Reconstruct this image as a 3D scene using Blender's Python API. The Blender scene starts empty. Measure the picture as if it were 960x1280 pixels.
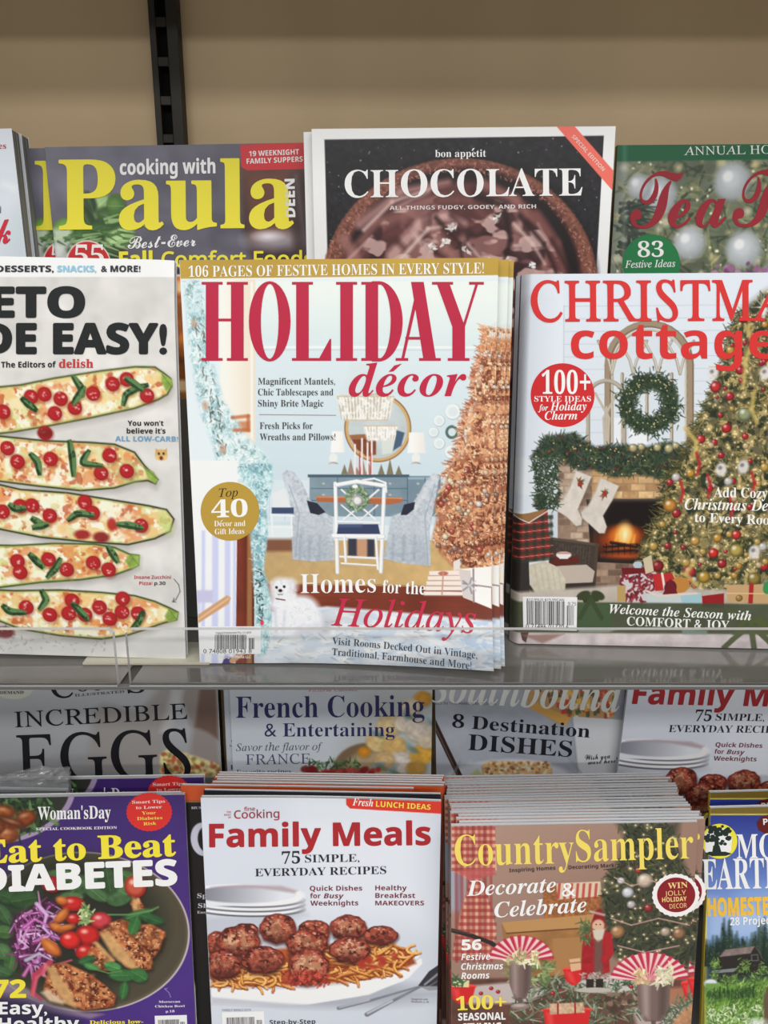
import bpy, math, random
import numpy as np
from mathutils import Matrix, Vector

# ------------------------------------------------------------------ camera, world, lamps, exposure
scn = bpy.context.scene
COL = scn.collection
F_PX, PITCH, CAM_Z = 961.0, math.radians(14.6), 1500.0        # focal length in px of the 960x1280 frame; mm
cam_d = bpy.data.cameras.new('camera')
cam = bpy.data.objects.new('camera', cam_d); COL.objects.link(cam)
cam.location = (0, 0, CAM_Z/1000); cam.rotation_euler = (math.pi/2-PITCH, 0, 0)
cam_d.sensor_fit = 'VERTICAL'; cam_d.sensor_height = 24.0; cam_d.lens = 24.0*F_PX/1280
cam_d.clip_start = 0.01
scn.camera = cam
scn.view_settings.view_transform = 'Standard'; scn.view_settings.look = 'None'
scn.view_settings.exposure = 0.0; scn.view_settings.gamma = 1.0
scn.view_settings.use_curve_mapping = False
wd = bpy.data.worlds.new('store_interior'); scn.world = wd; wd.use_nodes = True
bg = wd.node_tree.nodes['Background']
bg.inputs[0].default_value = (0.93, 0.97, 1.0, 1); bg.inputs[1].default_value = WORLD_STRENGTH = 0.26
CEIL_Z = 3.2
LAMPS = [(-0.75, 42), (-2.3, 84), (-3.9, 132)]
for ly, watts in LAMPS:
    ld = bpy.data.lights.new('ceiling_tube_row', 'AREA'); ld.shape = 'RECTANGLE'
    ld.size, ld.size_y, ld.energy, ld.color = 5.0, 0.42, watts, (1.0, 0.985, 0.96)
    lo = bpy.data.objects.new('ceiling_tube_row', ld); COL.objects.link(lo); lo.location = (0.1, ly, CEIL_Z-0.06)

# ------------------------------------------------------------------ basic helpers
MATS = {}
def lin(c):
    c = np.asarray(c, float)/255.0
    return np.where(c <= .04045, c/12.92, ((c+.055)/1.055)**2.4)
def unlin(l):
    l = np.clip(l, 0, 1)
    return np.where(l <= .0031308, l*12.92, 1.055*np.power(l, 1/2.4)-.055)
def mat(name, col, rough=.5, spec=.4, metal=0., coat=0.):
    m = bpy.data.materials.new(name); m.use_nodes = True
    b = m.node_tree.nodes['Principled BSDF']
    b.inputs['Base Color'].default_value = (*[float(x) for x in col], 1)
    b.inputs['Roughness'].default_value = rough; b.inputs['Specular IOR Level'].default_value = spec
    b.inputs['Metallic'].default_value = metal; b.inputs['Coat Weight'].default_value = coat
    return m
def ink(rgb, gain):
    l = np.clip(lin(rgb)*gain, 0, .88); key = tuple(np.round(l, 3))
    if key not in MATS: MATS[key] = mat('printing_ink', key, .45, .25)
    return MATS[key]
def noisy(name, c1, c2, scale, rough=.6, spec=.3, metal=0, detail=4, bump=0):
    m = mat(name, c1, rough, spec, metal); nt = m.node_tree; b = nt.nodes['Principled BSDF']
    tc = nt.nodes.new('ShaderNodeTexCoord'); mp = nt.nodes.new('ShaderNodeMapping'); nz = nt.nodes.new('ShaderNodeTexNoise')
    mx = nt.nodes.new('ShaderNodeMix'); mx.data_type = 'RGBA'
    mp.inputs['Scale'].default_value = scale; nz.inputs['Scale'].default_value = 1; nz.inputs['Detail'].default_value = detail
    nt.links.new(tc.outputs['Object'], mp.inputs[0]); nt.links.new(mp.outputs[0], nz.inputs['Vector'])
    nt.links.new(nz.outputs['Fac'], mx.inputs['Factor'])
    mx.inputs['A'].default_value = (*c1, 1); mx.inputs['B'].default_value = (*c2, 1)
    nt.links.new(mx.outputs['Result'], b.inputs['Base Color'])
    if bump:
        bp = nt.nodes.new('ShaderNodeBump'); bp.inputs['Strength'].default_value = bump; bp.inputs['Distance'].default_value = .002
        nt.links.new(nz.outputs['Fac'], bp.inputs['Height']); nt.links.new(bp.outputs[0], b.inputs['Normal'])
    return m

def link_mesh(name, me, parent=None, label=None):
    o = bpy.data.objects.new(name, me); COL.objects.link(o)
    if parent is not None: o.parent = parent
    if label: o['label'] = label
    return o
def tag(o, label=None, cat=None, group=None, kind=None):
    for k, v in (('label', label), ('category', cat), ('group', group), ('kind', kind)):
        if v: o[k] = v
    return o
class MB:
    """collects boxes and loose faces (mm) into one mesh"""
    def __init__(s): s.v = []; s.f = []; s.m = []
    def quad(s, pts, mi=0):
        n = len(s.v); s.v += [tuple(p) for p in pts]; s.f.append(tuple(range(n, n+len(pts)))); s.m.append(mi)
    def box(s, x0, x1, y0, y1, z0, z1, mi=0):
        n = len(s.v)
        s.v += [(x, y, z) for z in (z0, z1) for y in (y0, y1) for x in (x0, x1)]
        for f in ((0,2,3,1),(4,5,7,6),(0,1,5,4),(2,6,7,3),(0,4,6,2),(1,3,7,5)):
            s.f.append(tuple(n+i for i in f)); s.m.append(mi)
    def prism(s, prof, x0, x1, mi=0):
        """extrude a (y,z) outline along x"""
        n = len(s.v); k = len(prof)
        s.v += [(x0, y, z) for y, z in prof]+[(x1, y, z) for y, z in prof]
        s.f.append(tuple(n+i for i in range(k))); s.f.append(tuple(n+k+i for i in reversed(range(k)))); s.m += [mi, mi]
        for i in range(k):
            j = (i+1) % k; s.f.append((n+i, n+k+i, n+k+j, n+j)); s.m.append(mi)
    def build(s, name, mats, parent=None, label=None, bevel=0, smooth=False):
        me = bpy.data.meshes.new(name)
        me.from_pydata([(x/1000, y/1000, z/1000) for x, y, z in s.v], [], s.f)
        for m in (mats if isinstance(mats, (list, tuple)) else [mats]): me.materials.append(m)
        me.polygons.foreach_set('material_index', s.m); me.update()
        o = link_mesh(name, me, parent, label)
        if bevel:
            b = o.modifiers.new('edge', 'BEVEL'); b.width = bevel/1000; b.segments = 2; b.limit_method = 'ANGLE'
        return o

# ------------------------------------------------------------------ pose of a magazine and the layout of its cover
def rot(lean, yaw, roll):
    l, y, r = (math.radians(a) for a in (lean, yaw, roll))
    cl, sl, cy, sy, cr, sr = math.cos(l), math.sin(l), math.cos(y), math.sin(y), math.cos(r), math.sin(r)
    return (np.array([[cy,-sy,0],[sy,cy,0],[0,0,1]]) @ np.array([[1,0,0],[0,cl,sl],[0,-sl,cl]]) @ np.array([[cr,0,-sr],[0,1,0],[sr,0,cr]]))
FWD = np.array([0, math.cos(PITCH), -math.sin(PITCH)]); UP = np.array([0, math.sin(PITCH), math.cos(PITCH)])
def plane_map(p, w, h):
    """the 3x3 map from positions measured on the photograph to millimetres on this cover's plane (u right, v down)"""
    r = rot(*p[3:6]); c = np.array([0, 0, CAM_Z])
    def inv(x, y):
        d = FWD+np.array([1., 0, 0])*(x-480)/F_PX-UP*(y-640)/F_PX
        n = r[:, 1]; t = ((np.array(p[:3])-c) @ n)/(d @ n); q = r.T @ (c+d*t-np.array(p[:3]))
        return q[0]+w/2, h-q[2]
    src = [(0, 0), (960, 0), (960, 1280), (0, 1280)]; A = []; B = []
    for (x, y) in src:
        u, v = inv(x, y)
        A += [[x, y, 1, 0, 0, 0, -u*x, -u*y], [0, 0, 0, x, y, 1, -v*x, -v*y]]; B += [u, v]
    return np.append(np.linalg.solve(np.array(A), np.array(B)), 1).reshape(3, 3)

# ------------------------------------------------------------------ printed pictures: a small painter on a fine grid of the cover
def vnoise(x, y, sc, seed=0, octv=3):
    out = np.zeros(np.broadcast(x, y).shape, np.float32); amp = 1.; tot = 0
    for o in range(octv):
        g = np.random.RandomState(seed*17+o).rand(64, 64).astype(np.float32)
        X = x/sc; Y = y/sc; xi = np.floor(X).astype(int); yi = np.floor(Y).astype(int); fx = X-xi; fy = Y-yi
        fx = fx*fx*(3-2*fx); fy = fy*fy*(3-2*fy)
        a = g[yi % 64, xi % 64]; b = g[yi % 64, (xi+1) % 64]; c = g[(yi+1) % 64, xi % 64]; d = g[(yi+1) % 64, (xi+1) % 64]
        out += amp*((a*(1-fx)+b*fx)*(1-fy)+(c*(1-fx)+d*fx)*fy); tot += amp; amp *= .5; sc = sc/2
    return out/tot
class Art:
    def __init__(s, w, h, Hm, res, base, seed=1):
        s.w, s.h, s.H, s.res = w, h, Hm, res
        s.nx, s.ny = int(w*res)+1, int(h*res)+1
        s.img = np.zeros((s.ny, s.nx, 3), np.float32); s.img[:] = base
        s.fr = (0, 0, 1); s.rng = random.Random(seed); s.seed = seed
    def frame(s, ox, oy, sc): s.fr = (ox, oy, sc); return s
    def uv(s, pts):
        P = np.atleast_2d(np.asarray(pts, float)); ox, oy, sc = s.fr
        q = np.c_[ox+P[:, 0]/sc, oy+P[:, 1]/sc, np.ones(len(P))] @ s.H.T
        return q[:, :2]/q[:, 2:]
    def tr(s, pts):
        q = s.uv(pts); return np.c_[q[:, 0]*(s.nx-1)/s.w, q[:, 1]*(s.ny-1)/s.h]
    def k(s, x, y):
        a = s.tr([(x, y), (x+10, y), (x, y+10)]); return (np.linalg.norm(a[1]-a[0])+np.linalg.norm(a[2]-a[0]))/20
    def box(s, x0, y0, x1, y1):
        x0 = max(0, int(math.floor(x0))); y0 = max(0, int(math.floor(y0))); x1 = min(s.nx, int(math.ceil(x1))+1); y1 = min(s.ny, int(math.ceil(y1))+1)
        if x1 <= x0 or y1 <= y0: return None
        return x0, y0, x1, y1
    def put(s, bb, al, col):
        x0, y0, x1, y1 = bb; I = s.img[y0:y1, x0:x1]
        I += al[..., None]*(np.asarray(col, np.float32)-I)
    def mask(s, pts, soft=1., inset=0.):
        P = s.tr(pts); m = soft+1; bb = s.box(P[:, 0].min()-m, P[:, 1].min()-m, P[:, 0].max()+m, P[:, 1].max()+m)
        if bb is None: return None, None
        x0, y0, x1, y1 = bb; X, Y = np.meshgrid(np.arange(x0, x1, dtype=np.float32), np.arange(y0, y1, dtype=np.float32))
        ins = np.zeros(X.shape, bool); d2 = np.full(X.shape, 1e9, np.float32); n = len(P)
        for i in range(n):
            (ax, ay), (bx, by) = P[i], P[(i+1) % n]; ex, ey = bx-ax, by-ay; L = ex*ex+ey*ey+1e-9
            t = np.clip(((X-ax)*ex+(Y-ay)*ey)/L, 0, 1); d2 = np.minimum(d2, (X-ax-t*ex)**2+(Y-ay-t*ey)**2)
            if ay != by: ins ^= ((ay > Y) != (by > Y)) & (X < ex*(Y-ay)/(by-ay)+ax)
        d = np.sqrt(d2); sd = np.where(ins, d, -d)-inset*s.k(*pts[0])
        return bb, np.clip(.5+sd/soft, 0, 1)
    def tex(s, bb, col, amp, sc, seed, stretch=(1, 1)):
        x0, y0, x1, y1 = bb; X, Y = np.meshgrid(np.arange(x0, x1), np.arange(y0, y1))
        n = vnoise(X*stretch[0], Y*stretch[1], sc, seed)[..., None]-.5
        return np.clip(np.asarray(col, np.float32)*(1+amp*2*n), 0, 255)
    def p(s, pts, col, a=1., soft=1., tex=None, inset=0.):
        bb, m = s.mask(pts, soft, inset)
        if bb is None: return
        c = col if tex is None else s.tex(bb, col, *tex)
        s.put(bb, m*a, c)
    def mott(s, pts, col, thr=.55, sc=8, seed=1, a=.8, w=.06, soft=2., inset=0., st=(1, 1)):
        """irregular blotches of one colour inside an outline"""
        bb, m = s.mask(pts, soft, inset)
        if bb is None: return
        x0, y0, x1, y1 = bb; X, Y = np.meshgrid(np.arange(x0, x1), np.arange(y0, y1))
        n = vnoise(X*st[0]+seed*7, Y*st[1]+seed*3, sc, seed); s.put(bb, m*a*np.clip((n-thr)/w+.5, 0, 1), col)
    @staticmethod
    def oval(cx, cy, rx, ry, n=28, wob=0., seed=1):
        g = random.Random(seed); f = [1+g.uniform(-wob, wob) for _ in range(n)]
        return [(cx+rx*f[i]*math.cos(6.2832*i/n), cy+ry*f[i]*math.sin(6.2832*i/n)) for i in range(n)]
    def r(s, x0, y0, x1, y1, col, a=1., soft=1., tex=None): s.p([(x0, y0), (x1, y0), (x1, y1), (x0, y1)], col, a, soft, tex)
    def g(s, pts, c0, c1, p0, p1, a=1., soft=1., tex=None):
        """gradient fill from p0 to p1"""
        bb, m = s.mask(pts, soft)
        if bb is None: return
        A, B = s.tr([p0, p1]); e = B-A; x0, y0, x1, y1 = bb
        X, Y = np.meshgrid(np.arange(x0, x1), np.arange(y0, y1))
        t = np.clip(((X-A[0])*e[0]+(Y-A[1])*e[1])/(e @ e), 0, 1)[..., None]
        c = np.asarray(c0)*(1-t)+np.asarray(c1)*t
        if tex: c = np.clip(c*(1+tex[0]*2*(vnoise(X, Y, tex[1], tex[2])[..., None]-.5)), 0, 255)
        s.put(bb, m*a, c)
    def e(s, cx, cy, rx, ry, col, a=1., soft=1., ang=0, tex=None, ring=0):
        c = s.tr([(cx, cy)])[0]; k = s.k(cx, cy); rx, ry, ring = rx*k, ry*k, ring*k; R = max(rx, ry)+soft+1
        bb = s.box(c[0]-R, c[1]-R, c[0]+R, c[1]+R)
        if bb is None: return
        x0, y0, x1, y1 = bb; X, Y = np.meshgrid(np.arange(x0, x1)-c[0], np.arange(y0, y1)-c[1])
        ca, sa = math.cos(math.radians(ang)), math.sin(math.radians(ang)); U = X*ca+Y*sa; V = -X*sa+Y*ca
        q = np.sqrt((U/rx)**2+(V/ry)**2)+1e-6; sd = (1-q)*min(rx, ry)
        m = np.clip(.5+sd/soft, 0, 1)
        if ring: m = m*np.clip(.5+(ring-sd)/soft, 0, 1)
        s.put(bb, m*a, col if tex is None else s.tex(bb, col, *tex))
    def ball(s, cx, cy, r, col, hi=.5, ry=None, lx=-.35, ly=-.4):
        """a printed picture of a round, glossy thing"""
        ry = ry or r; dk = [c*.5 for c in col]
        s.e(cx, cy, r, ry, dk); k = s.k(cx, cy)*min(r, ry)
        s.e(cx+lx*r*.25, cy+ly*ry*.25, r*.8, ry*.8, col, .9, max(1, k*.6))
        if hi: s.e(cx+lx*r, cy+ly*ry, r*.3, ry*.3, [min(255, c+(255-c)*.75) for c in col], hi, max(1, k*.35))
    def seg(s, a, b, w, col, al=1., soft=1., w2=None):
        m = max(w, w2 or 0)/2+soft; bb = s.box(min(a[0], b[0])-m, min(a[1], b[1])-m, max(a[0], b[0])+m, max(a[1], b[1])+m)
        if bb is None: return
        x0, y0, x1, y1 = bb; X = np.arange(x0, x1, dtype=np.float32)[None, :]; Y = np.arange(y0, y1, dtype=np.float32)[:, None]
        ex, ey = b[0]-a[0], b[1]-a[1]; L = ex*ex+ey*ey+1e-9
        t = np.clip(((X-a[0])*ex+(Y-a[1])*ey)/L, 0, 1); d = np.sqrt((X-a[0]-t*ex)**2+(Y-a[1]-t*ey)**2)
        hw = w/2 if w2 is None else (w*(1-t)+w2*t)/2
        s.put(bb, np.clip(.5+(hw-d)/soft, 0, 1)*min(1, 1)*al, col)
    def l(s, pts, w, col, a=1., soft=1., w2=None):
        P = s.tr(pts); k = s.k(*pts[0]); n = len(P)-1
        for i in range(n):
            if w2 is None: s.seg(P[i], P[i+1], w*k, col, a, soft)
            else: s.seg(P[i], P[i+1], (w+(w2-w)*i/n)*k, col, a, soft, (w+(w2-w)*(i+1)/n)*k)
    def inside(s, poly, n):
        P = np.asarray(poly, float); lo, hi = P.min(0), P.max(0); out = []; g = s.rng; N = len(P); tries = 0
        while len(out) < n and tries < n*12:
            tries += 1; x = g.uniform(lo[0], hi[0]); y = g.uniform(lo[1], hi[1]); c = False
            for i in range(N):
                (ax, ay), (bx, by) = P[i], P[(i+1) % N]
                if (ay > y) != (by > y) and x < (bx-ax)*(y-ay)/(by-ay)+ax: c = not c
            if c: out.append((x, y))
        return out
    def fol(s, poly, n, cols, ln, wd, ang=None, jit=60, a=.9, taper=True, pts=None):
        """a printed picture of needles, leaves or strands: many short strokes inside an outline"""
        for (x, y) in (pts or s.inside(poly, n)):
            th = s.rng.uniform(0, 360) if ang is None else ang+s.rng.gauss(0, jit)
            L = ln*s.rng.uniform(.5, 1.3); c = s.rng.choice(cols); f = s.rng.uniform(.85, 1.15)
            P = s.tr([(x, y), (x+L*math.cos(math.radians(th)), y+L*math.sin(math.radians(th)))]); k = s.k(x, y) if n < 400 else s.k0
            s.seg(P[0], P[1], wd*k, [min(255, q*f) for q in c], a, 1., wd*k*.4 if taper else None)
    def dots(s, poly, n, cols, r0, r1, a=.9, soft=1.):
        for (x, y) in s.inside(poly, n):
            r = s.rng.uniform(r0, r1); c = s.rng.choice(cols); s.e(x, y, r, r*s.rng.uniform(.7, 1.), c, a, soft, s.rng.uniform(0, 180))
    @property
    def k0(s): return s.k(400, 300)
    def grain(s, amp, sc, seed=3):
        X, Y = np.meshgrid(np.arange(s.nx), np.arange(s.ny)); s.img *= (1+amp*2*(vnoise(X, Y, sc, seed)[..., None]-.5)); np.clip(s.img, 0, 255, s.img)

PRINT = mat('printed_coated_paper', (1, 1, 1), .36, .28)
_n = PRINT.node_tree.nodes.new('ShaderNodeVertexColor'); _n.layer_name = 'print'
PRINT.node_tree.links.new(_n.outputs[0], PRINT.node_tree.nodes['Principled BSDF'].inputs['Base Color'])
def paper_mat(name, c1, c2):
    """page edges: fine leaves across the thickness"""
    m = mat(name, c1, .8, .1); nt = m.node_tree
    tc = nt.nodes.new('ShaderNodeTexCoord'); mp = nt.nodes.new('ShaderNodeMapping'); nz = nt.nodes.new('ShaderNodeTexNoise'); mx = nt.nodes.new('ShaderNodeMix'); mx.data_type = 'RGBA'
    mp.inputs['Scale'].default_value = (9, 1500, 9); nz.inputs['Scale'].default_value = 1.; nz.inputs['Detail'].default_value = 3
    cr = nt.nodes.new('ShaderNodeValToRGB'); cr.color_ramp.elements[0].position = .38; cr.color_ramp.elements[1].position = .6
    nt.links.new(tc.outputs['Object'], mp.inputs[0]); nt.links.new(mp.outputs[0], nz.inputs['Vector']); nt.links.new(nz.outputs['Fac'], cr.inputs[0]); nt.links.new(cr.outputs[0], mx.inputs['Factor'])
    mx.inputs['A'].default_value = (*c1, 1); mx.inputs['B'].default_value = (*c2, 1); nt.links.new(mx.outputs['Result'], nt.nodes['Principled BSDF'].inputs['Base Color'])
    return m
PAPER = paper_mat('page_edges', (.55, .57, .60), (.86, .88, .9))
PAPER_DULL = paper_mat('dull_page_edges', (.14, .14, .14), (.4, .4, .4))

# ------------------------------------------------------------------ a magazine: front cover, page block, back cover, spine, lettering
SETS = {'sb': (0x1D400, 0x1D41A, 0x1D7CE), 'si': (0x1D434, 0x1D44E, 0x1D7CE), 'sbi': (0x1D468, 0x1D482, 0x1D7CE), 'script': (0x1D4D0, 0x1D4EA, 0x1D7CE),
        'n': (0x1D5A0, 0x1D5BA, 0x1D7E2), 'b': (0x1D5D4, 0x1D5EE, 0x1D7EC), 'ni': (0x1D608, 0x1D622, 0x1D7E2), 'bi': (0x1D63C, 0x1D656, 0x1D7EC)}
CAPS = {}
def glyphs(body, style, off=0.):
    key = style; s = style
    if style in ('s', 'sr'): s = 'si'
    out = ''
    if s in SETS:
        U, L, D = SETS[s]
        for ch in body:
            if 'A' <= ch <= 'Z': out += chr(U+ord(ch)-65)
            elif s == 'si' and ch == 'h': out += '\u210e'
            elif 'a' <= ch <= 'z': out += chr(L+ord(ch)-97)
            elif ch.isdigit(): out += chr(D+ord(ch)-48)
            else: out += ch
    else: out = body
    cu = bpy.data.curves.new('t', 'FONT'); cu.body = out; cu.size = 1.; cu.offset = off; cu.resolution_u = 3; cu.fill_mode = 'FRONT'
    ob = bpy.data.objects.new('t', cu); COL.objects.link(ob)
    dg = bpy.context.evaluated_depsgraph_get(); ev = ob.evaluated_get(dg); me = ev.to_mesh()
    n = len(me.vertices); co = np.zeros(n*3, np.float32); me.vertices.foreach_get('co', co); co = co.reshape(-1, 3)[:, :2].copy()
    fs = [tuple(p.vertices) for p in me.polygons]
    ev.to_mesh_clear(); bpy.data.objects.remove(ob); bpy.data.curves.remove(cu)
    if style in ('s',): co[:, 0] -= .27*co[:, 1]
    if style == 'bfi': co[:, 0] += .2*co[:, 1]
    return co, fs
def cap_of(style):
    if style not in CAPS: CAPS[style] = float(glyphs('H', style)[0][:, 1].max())
    return CAPS[style]

class Mag:
    def __init__(s, name, label, pose, w, h, t, gain, base, res=1.6, bend=None, group=None, spine=None, vis=1., seed=1, dull=False, back=(225, 225, 225)):
        s.p, s.w, s.h, s.t, s.gain, s.bend = pose, w, h, t, gain, bend or (lambda u, v: 0*u); s.curl = bend is not None
        s.root = bpy.data.objects.new(name, None); COL.objects.link(s.root); s.root.empty_display_size = .02
        M = Matrix([list(r) for r in rot(*pose[3:6])])
        s.root.matrix_world = Matrix.Translation(Vector(pose[:3])/1000) @ M.to_4x4()
        tag(s.root, label, 'magazine', group)
        s.art = Art(w, h, plane_map(pose, w, h), res, base, seed); s.vis = vis; s.dull = dull; s.spine_col = spine or base; s.back_col = back; s.H = s.art
    def fr(s, *a): s.art.frame(*a); return s.art
    def loc(s, uv, lift):
        u, v = uv[:, 0], uv[:, 1]
        return np.c_[u-s.w/2, -s.bend(u, v)-lift, s.h-v]/1000
    def finish(s):
        a = s.art; nx, ny = a.nx, a.ny
        # dense rows where the cover shows, sparse ones where it stands behind something
        cut = int(ny*s.vis); rows = list(range(0, cut))+list(range(cut, ny-1, 6))+[ny-1] if s.vis < 1 else list(range(ny))
        rows = sorted(set(rows)); R = len(rows)
        U, V = np.meshgrid(np.linspace(0, s.w, nx), np.linspace(0, s.h, ny)[rows])
        co = s.loc(np.c_[U.ravel(), V.ravel()], .0)
        me = bpy.data.meshes.new('front_cover'); nv = nx*R; nf = (nx-1)*(R-1)
        me.vertices.add(nv); me.vertices.foreach_set('co', co.astype(np.float32).ravel())
        i = (np.arange(R-1)[:, None]*nx+np.arange(nx-1)[None, :]).ravel()
        q = np.c_[i, i+nx, i+nx+1, i+1].astype(np.int32)
        me.loops.add(nf*4); me.loops.foreach_set('vertex_index', q.ravel())
        me.polygons.add(nf); me.polygons.foreach_set('loop_start', np.arange(0, nf*4, 4, dtype=np.int32))
        me.update(calc_edges=True); me.validate()
        me.shade_smooth()
        ca = me.color_attributes.new('print', 'BYTE_COLOR', 'POINT')
        c = unlin(np.clip(lin(a.img[rows].reshape(-1, 3))*s.gain, 0, .88))
        ca.data.foreach_set('color_srgb', np.c_[c, np.ones(len(c))].astype(np.float32).ravel())
        me.materials.append(PRINT)
        s.cover = link_mesh('front_cover', me, s.root); s.art.img = None
        # page block following the cover's bend
        n, k = (44, 54) if s.curl else (6, 8); mb = MB(); ins = .6
        us = np.linspace(ins*.3, s.w-ins, n); vs = np.linspace(ins, s.h-ins, k)
        def P(u, v, d): return (u-s.w/2, -float(s.bend(np.array([u]), np.array([v]))[0])+.15+d, s.h-v)
        def sheet(us, vs, d0, d1, mb):
            n, k = len(us), len(vs)
            for f in (0, 1):
                d = d1 if f else d0
                for j in range(k-1):
                    for i2 in range(n-1):
                        pts = [P(us[i2], vs[j], d), P(us[i2], vs[j+1], d), P(us[i2+1], vs[j+1], d), P(us[i2+1], vs[j], d)]
                        mb.quad(pts[::-1] if f else pts)
            for i2 in range(n-1):
                for v, fl in ((vs[0], 0), (vs[-1], 1)):
                    pts = [P(us[i2], v, d0), P(us[i2+1], v, d0), P(us[i2+1], v, d1), P(us[i2], v, d1)]; mb.quad(pts[::-1] if fl else pts)
            for j in range(k-1):
                for u, fl in ((us[0], 1), (us[-1], 0)):
                    pts = [P(u, vs[j], d0), P(u, vs[j+1], d0), P(u, vs[j+1], d1), P(u, vs[j], d1)]; mb.quad(pts[::-1] if fl else pts)
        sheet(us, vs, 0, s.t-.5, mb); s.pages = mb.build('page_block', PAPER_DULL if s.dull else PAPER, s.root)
        mb = MB(); sheet(np.linspace(0, s.w, n), np.linspace(0, s.h, k), s.t-.45, s.t-.25, mb)
        s.backc = mb.build('back_cover', ink(s.back_col, s.gain*.9), s.root)
        mb = MB(); sheet(np.array([-.2, 0.1]), np.linspace(0, s.h, k), -.14, s.t-.25, mb)
        s.spine = mb.build('spine', ink(s.spine_col, s.gain), s.root)
        return s
    # -- lettering and flat printed shapes as meshes of their own, a fraction of a millimetre proud of the sheet
    def flat(s, name, uv, fs, col, lift, parent=None, label=None):
        me = bpy.data.meshes.new(name); me.from_pydata(s.loc(uv, lift).tolist(), [], fs); me.materials.append(ink(col, s.gain)); me.update()
        return link_mesh(name, me, parent or s.root, label)
    def text(s, name, lines, col, parent=None, lift=.3, label=None):
        """lines: (body, style, x0, y0, x1, y1, cap[, weight]) - baseline ends and cap height as measured"""
        V = []; Fs = []; LF = []; n = 0
        for ln in lines:
            body, style, x0, y0, x1, y1, cap = ln[:7]; off = ln[7] if len(ln) > 7 else 0.
            co, fs = glyphs(body, style, max(-.004, min(off, 0)))
            if not len(co): continue
            sh = [(0, 0)] if off <= 0 else [(0, 0)]+[(off*math.cos(q*math.pi/4), off*math.sin(q*math.pi/4)) for q in range(8)]
            m0 = len(co); fs = [tuple(i+m0*q for i in f) for q in range(len(sh)) for f in fs]; co = np.vstack([co+np.array(d) for d in sh])
            xa, xb = co[:, 0].min(), co[:, 0].max(); ex = np.array([x1-x0, y1-y0], float); L = np.hypot(*ex); ex /= L; ey = np.array([ex[1], -ex[0]])
            X = (co[:, :1]-xa)/(xb-xa)*L*ex+co[:, 1:]/cap_of(style)*cap*ey+np.array([x0, y0])
            V.append(s.art.uv(X)); LF.append(lift+np.repeat(np.arange(len(sh))*.012, m0)); Fs += [tuple(n+i for i in f) for f in fs]; n += len(co)
        return s.flat(name, np.vstack(V), Fs, col, np.concatenate(LF), parent, label)
    def shape(s, name, pts, col, lift=.15, parent=None, label=None):
        uv = s.art.uv(pts); return s.flat(name, uv, [tuple(reversed(range(len(uv))))], col, lift, parent, label)
    def disc(s, name, cx, cy, r, col, lift=.15, teeth=0, parent=None, label=None, ry=None):
        n = 96; pts = []
        for i in range(n):
            a = 2*math.pi*i/n; q = 1-(.04*(.5+.5*math.cos(a*teeth)) if teeth else 0)
            pts.append((cx+r*q*math.cos(a), cy+(ry or r)*q*math.sin(a)))
        return s.shape(name, pts, col, lift, parent, label)
    def barcode(s, quad, digits, seed=4, frac=(.1, .9, .25, .78)):
        """white box with bars; quad: its four corners TL TR BR BL"""
        q = np.asarray(quad, float); g = random.Random(seed)
        def at(a, b): return (q[0]*(1-a)+q[1]*a)*(1-b)+(q[3]*(1-a)+q[2]*a)*b
        box = s.shape('barcode', [tuple(at(*c)) for c in ((0, 0), (1, 0), (1, 1), (0, 1))], (238, 238, 240), .2)
        V = []; Fs = []; n = 0; a0, a1, b0, b1 = frac; x = a0; sup = a0+(a1-a0)*.8
        while x < a1:
            wb = g.choice((.006, .009, .014, .018)); 
            if sup-.0 < x < sup+.035: x = sup+.036; continue
            bt = b0+(.12 if x > sup else 0)
            V.append(s.art.uv([tuple(at(*c)) for c in ((x, bt), (min(x+wb, a1), bt), (min(x+wb, a1), b1), (x, b1))])); Fs.append((n+3, n+2, n+1, n)); n += 4
            x += wb+g.choice((.007, .01, .014))
        s.flat('bar_pattern', np.vstack(V), Fs, (40, 38, 40), .3, box)
        p0, p1 = at(.05, .97), at(.85, .97); cap = np.linalg.norm(at(0, .97)-at(0, .82))
        s.text('digit_lettering', [(digits, 'sans', p0[0], p0[1], p1[0], p1[1], cap)], (60, 60, 62), box)
        return box
def twin(m, dx, dy, dz, label, group=None, all_parts=True, drot=(0, 0, 0), name=None):
    """another copy of the same issue, standing behind or beside the first"""
    r = m.root.copy(); COL.objects.link(r); r.location = m.root.location+Vector((dx, dy, dz))/1000
    e = r.rotation_euler.copy(); r.rotation_euler = (e.x+math.radians(drot[0]), e.y+math.radians(drot[1]), e.z+math.radians(drot[2]))
    r['label'] = label
    if group: r['group'] = group
    elif 'group' in r: del r['group']
    for ch in list(m.root.children):
        if not all_parts and ch.name.split('.')[0] not in ('front_cover', 'page_block', 'back_cover', 'spine'): continue
        c = ch.copy(); COL.objects.link(c); c.parent = r
        for gch in ch.children:
            d = gch.copy(); COL.objects.link(d); d.parent = c
    return r

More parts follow.
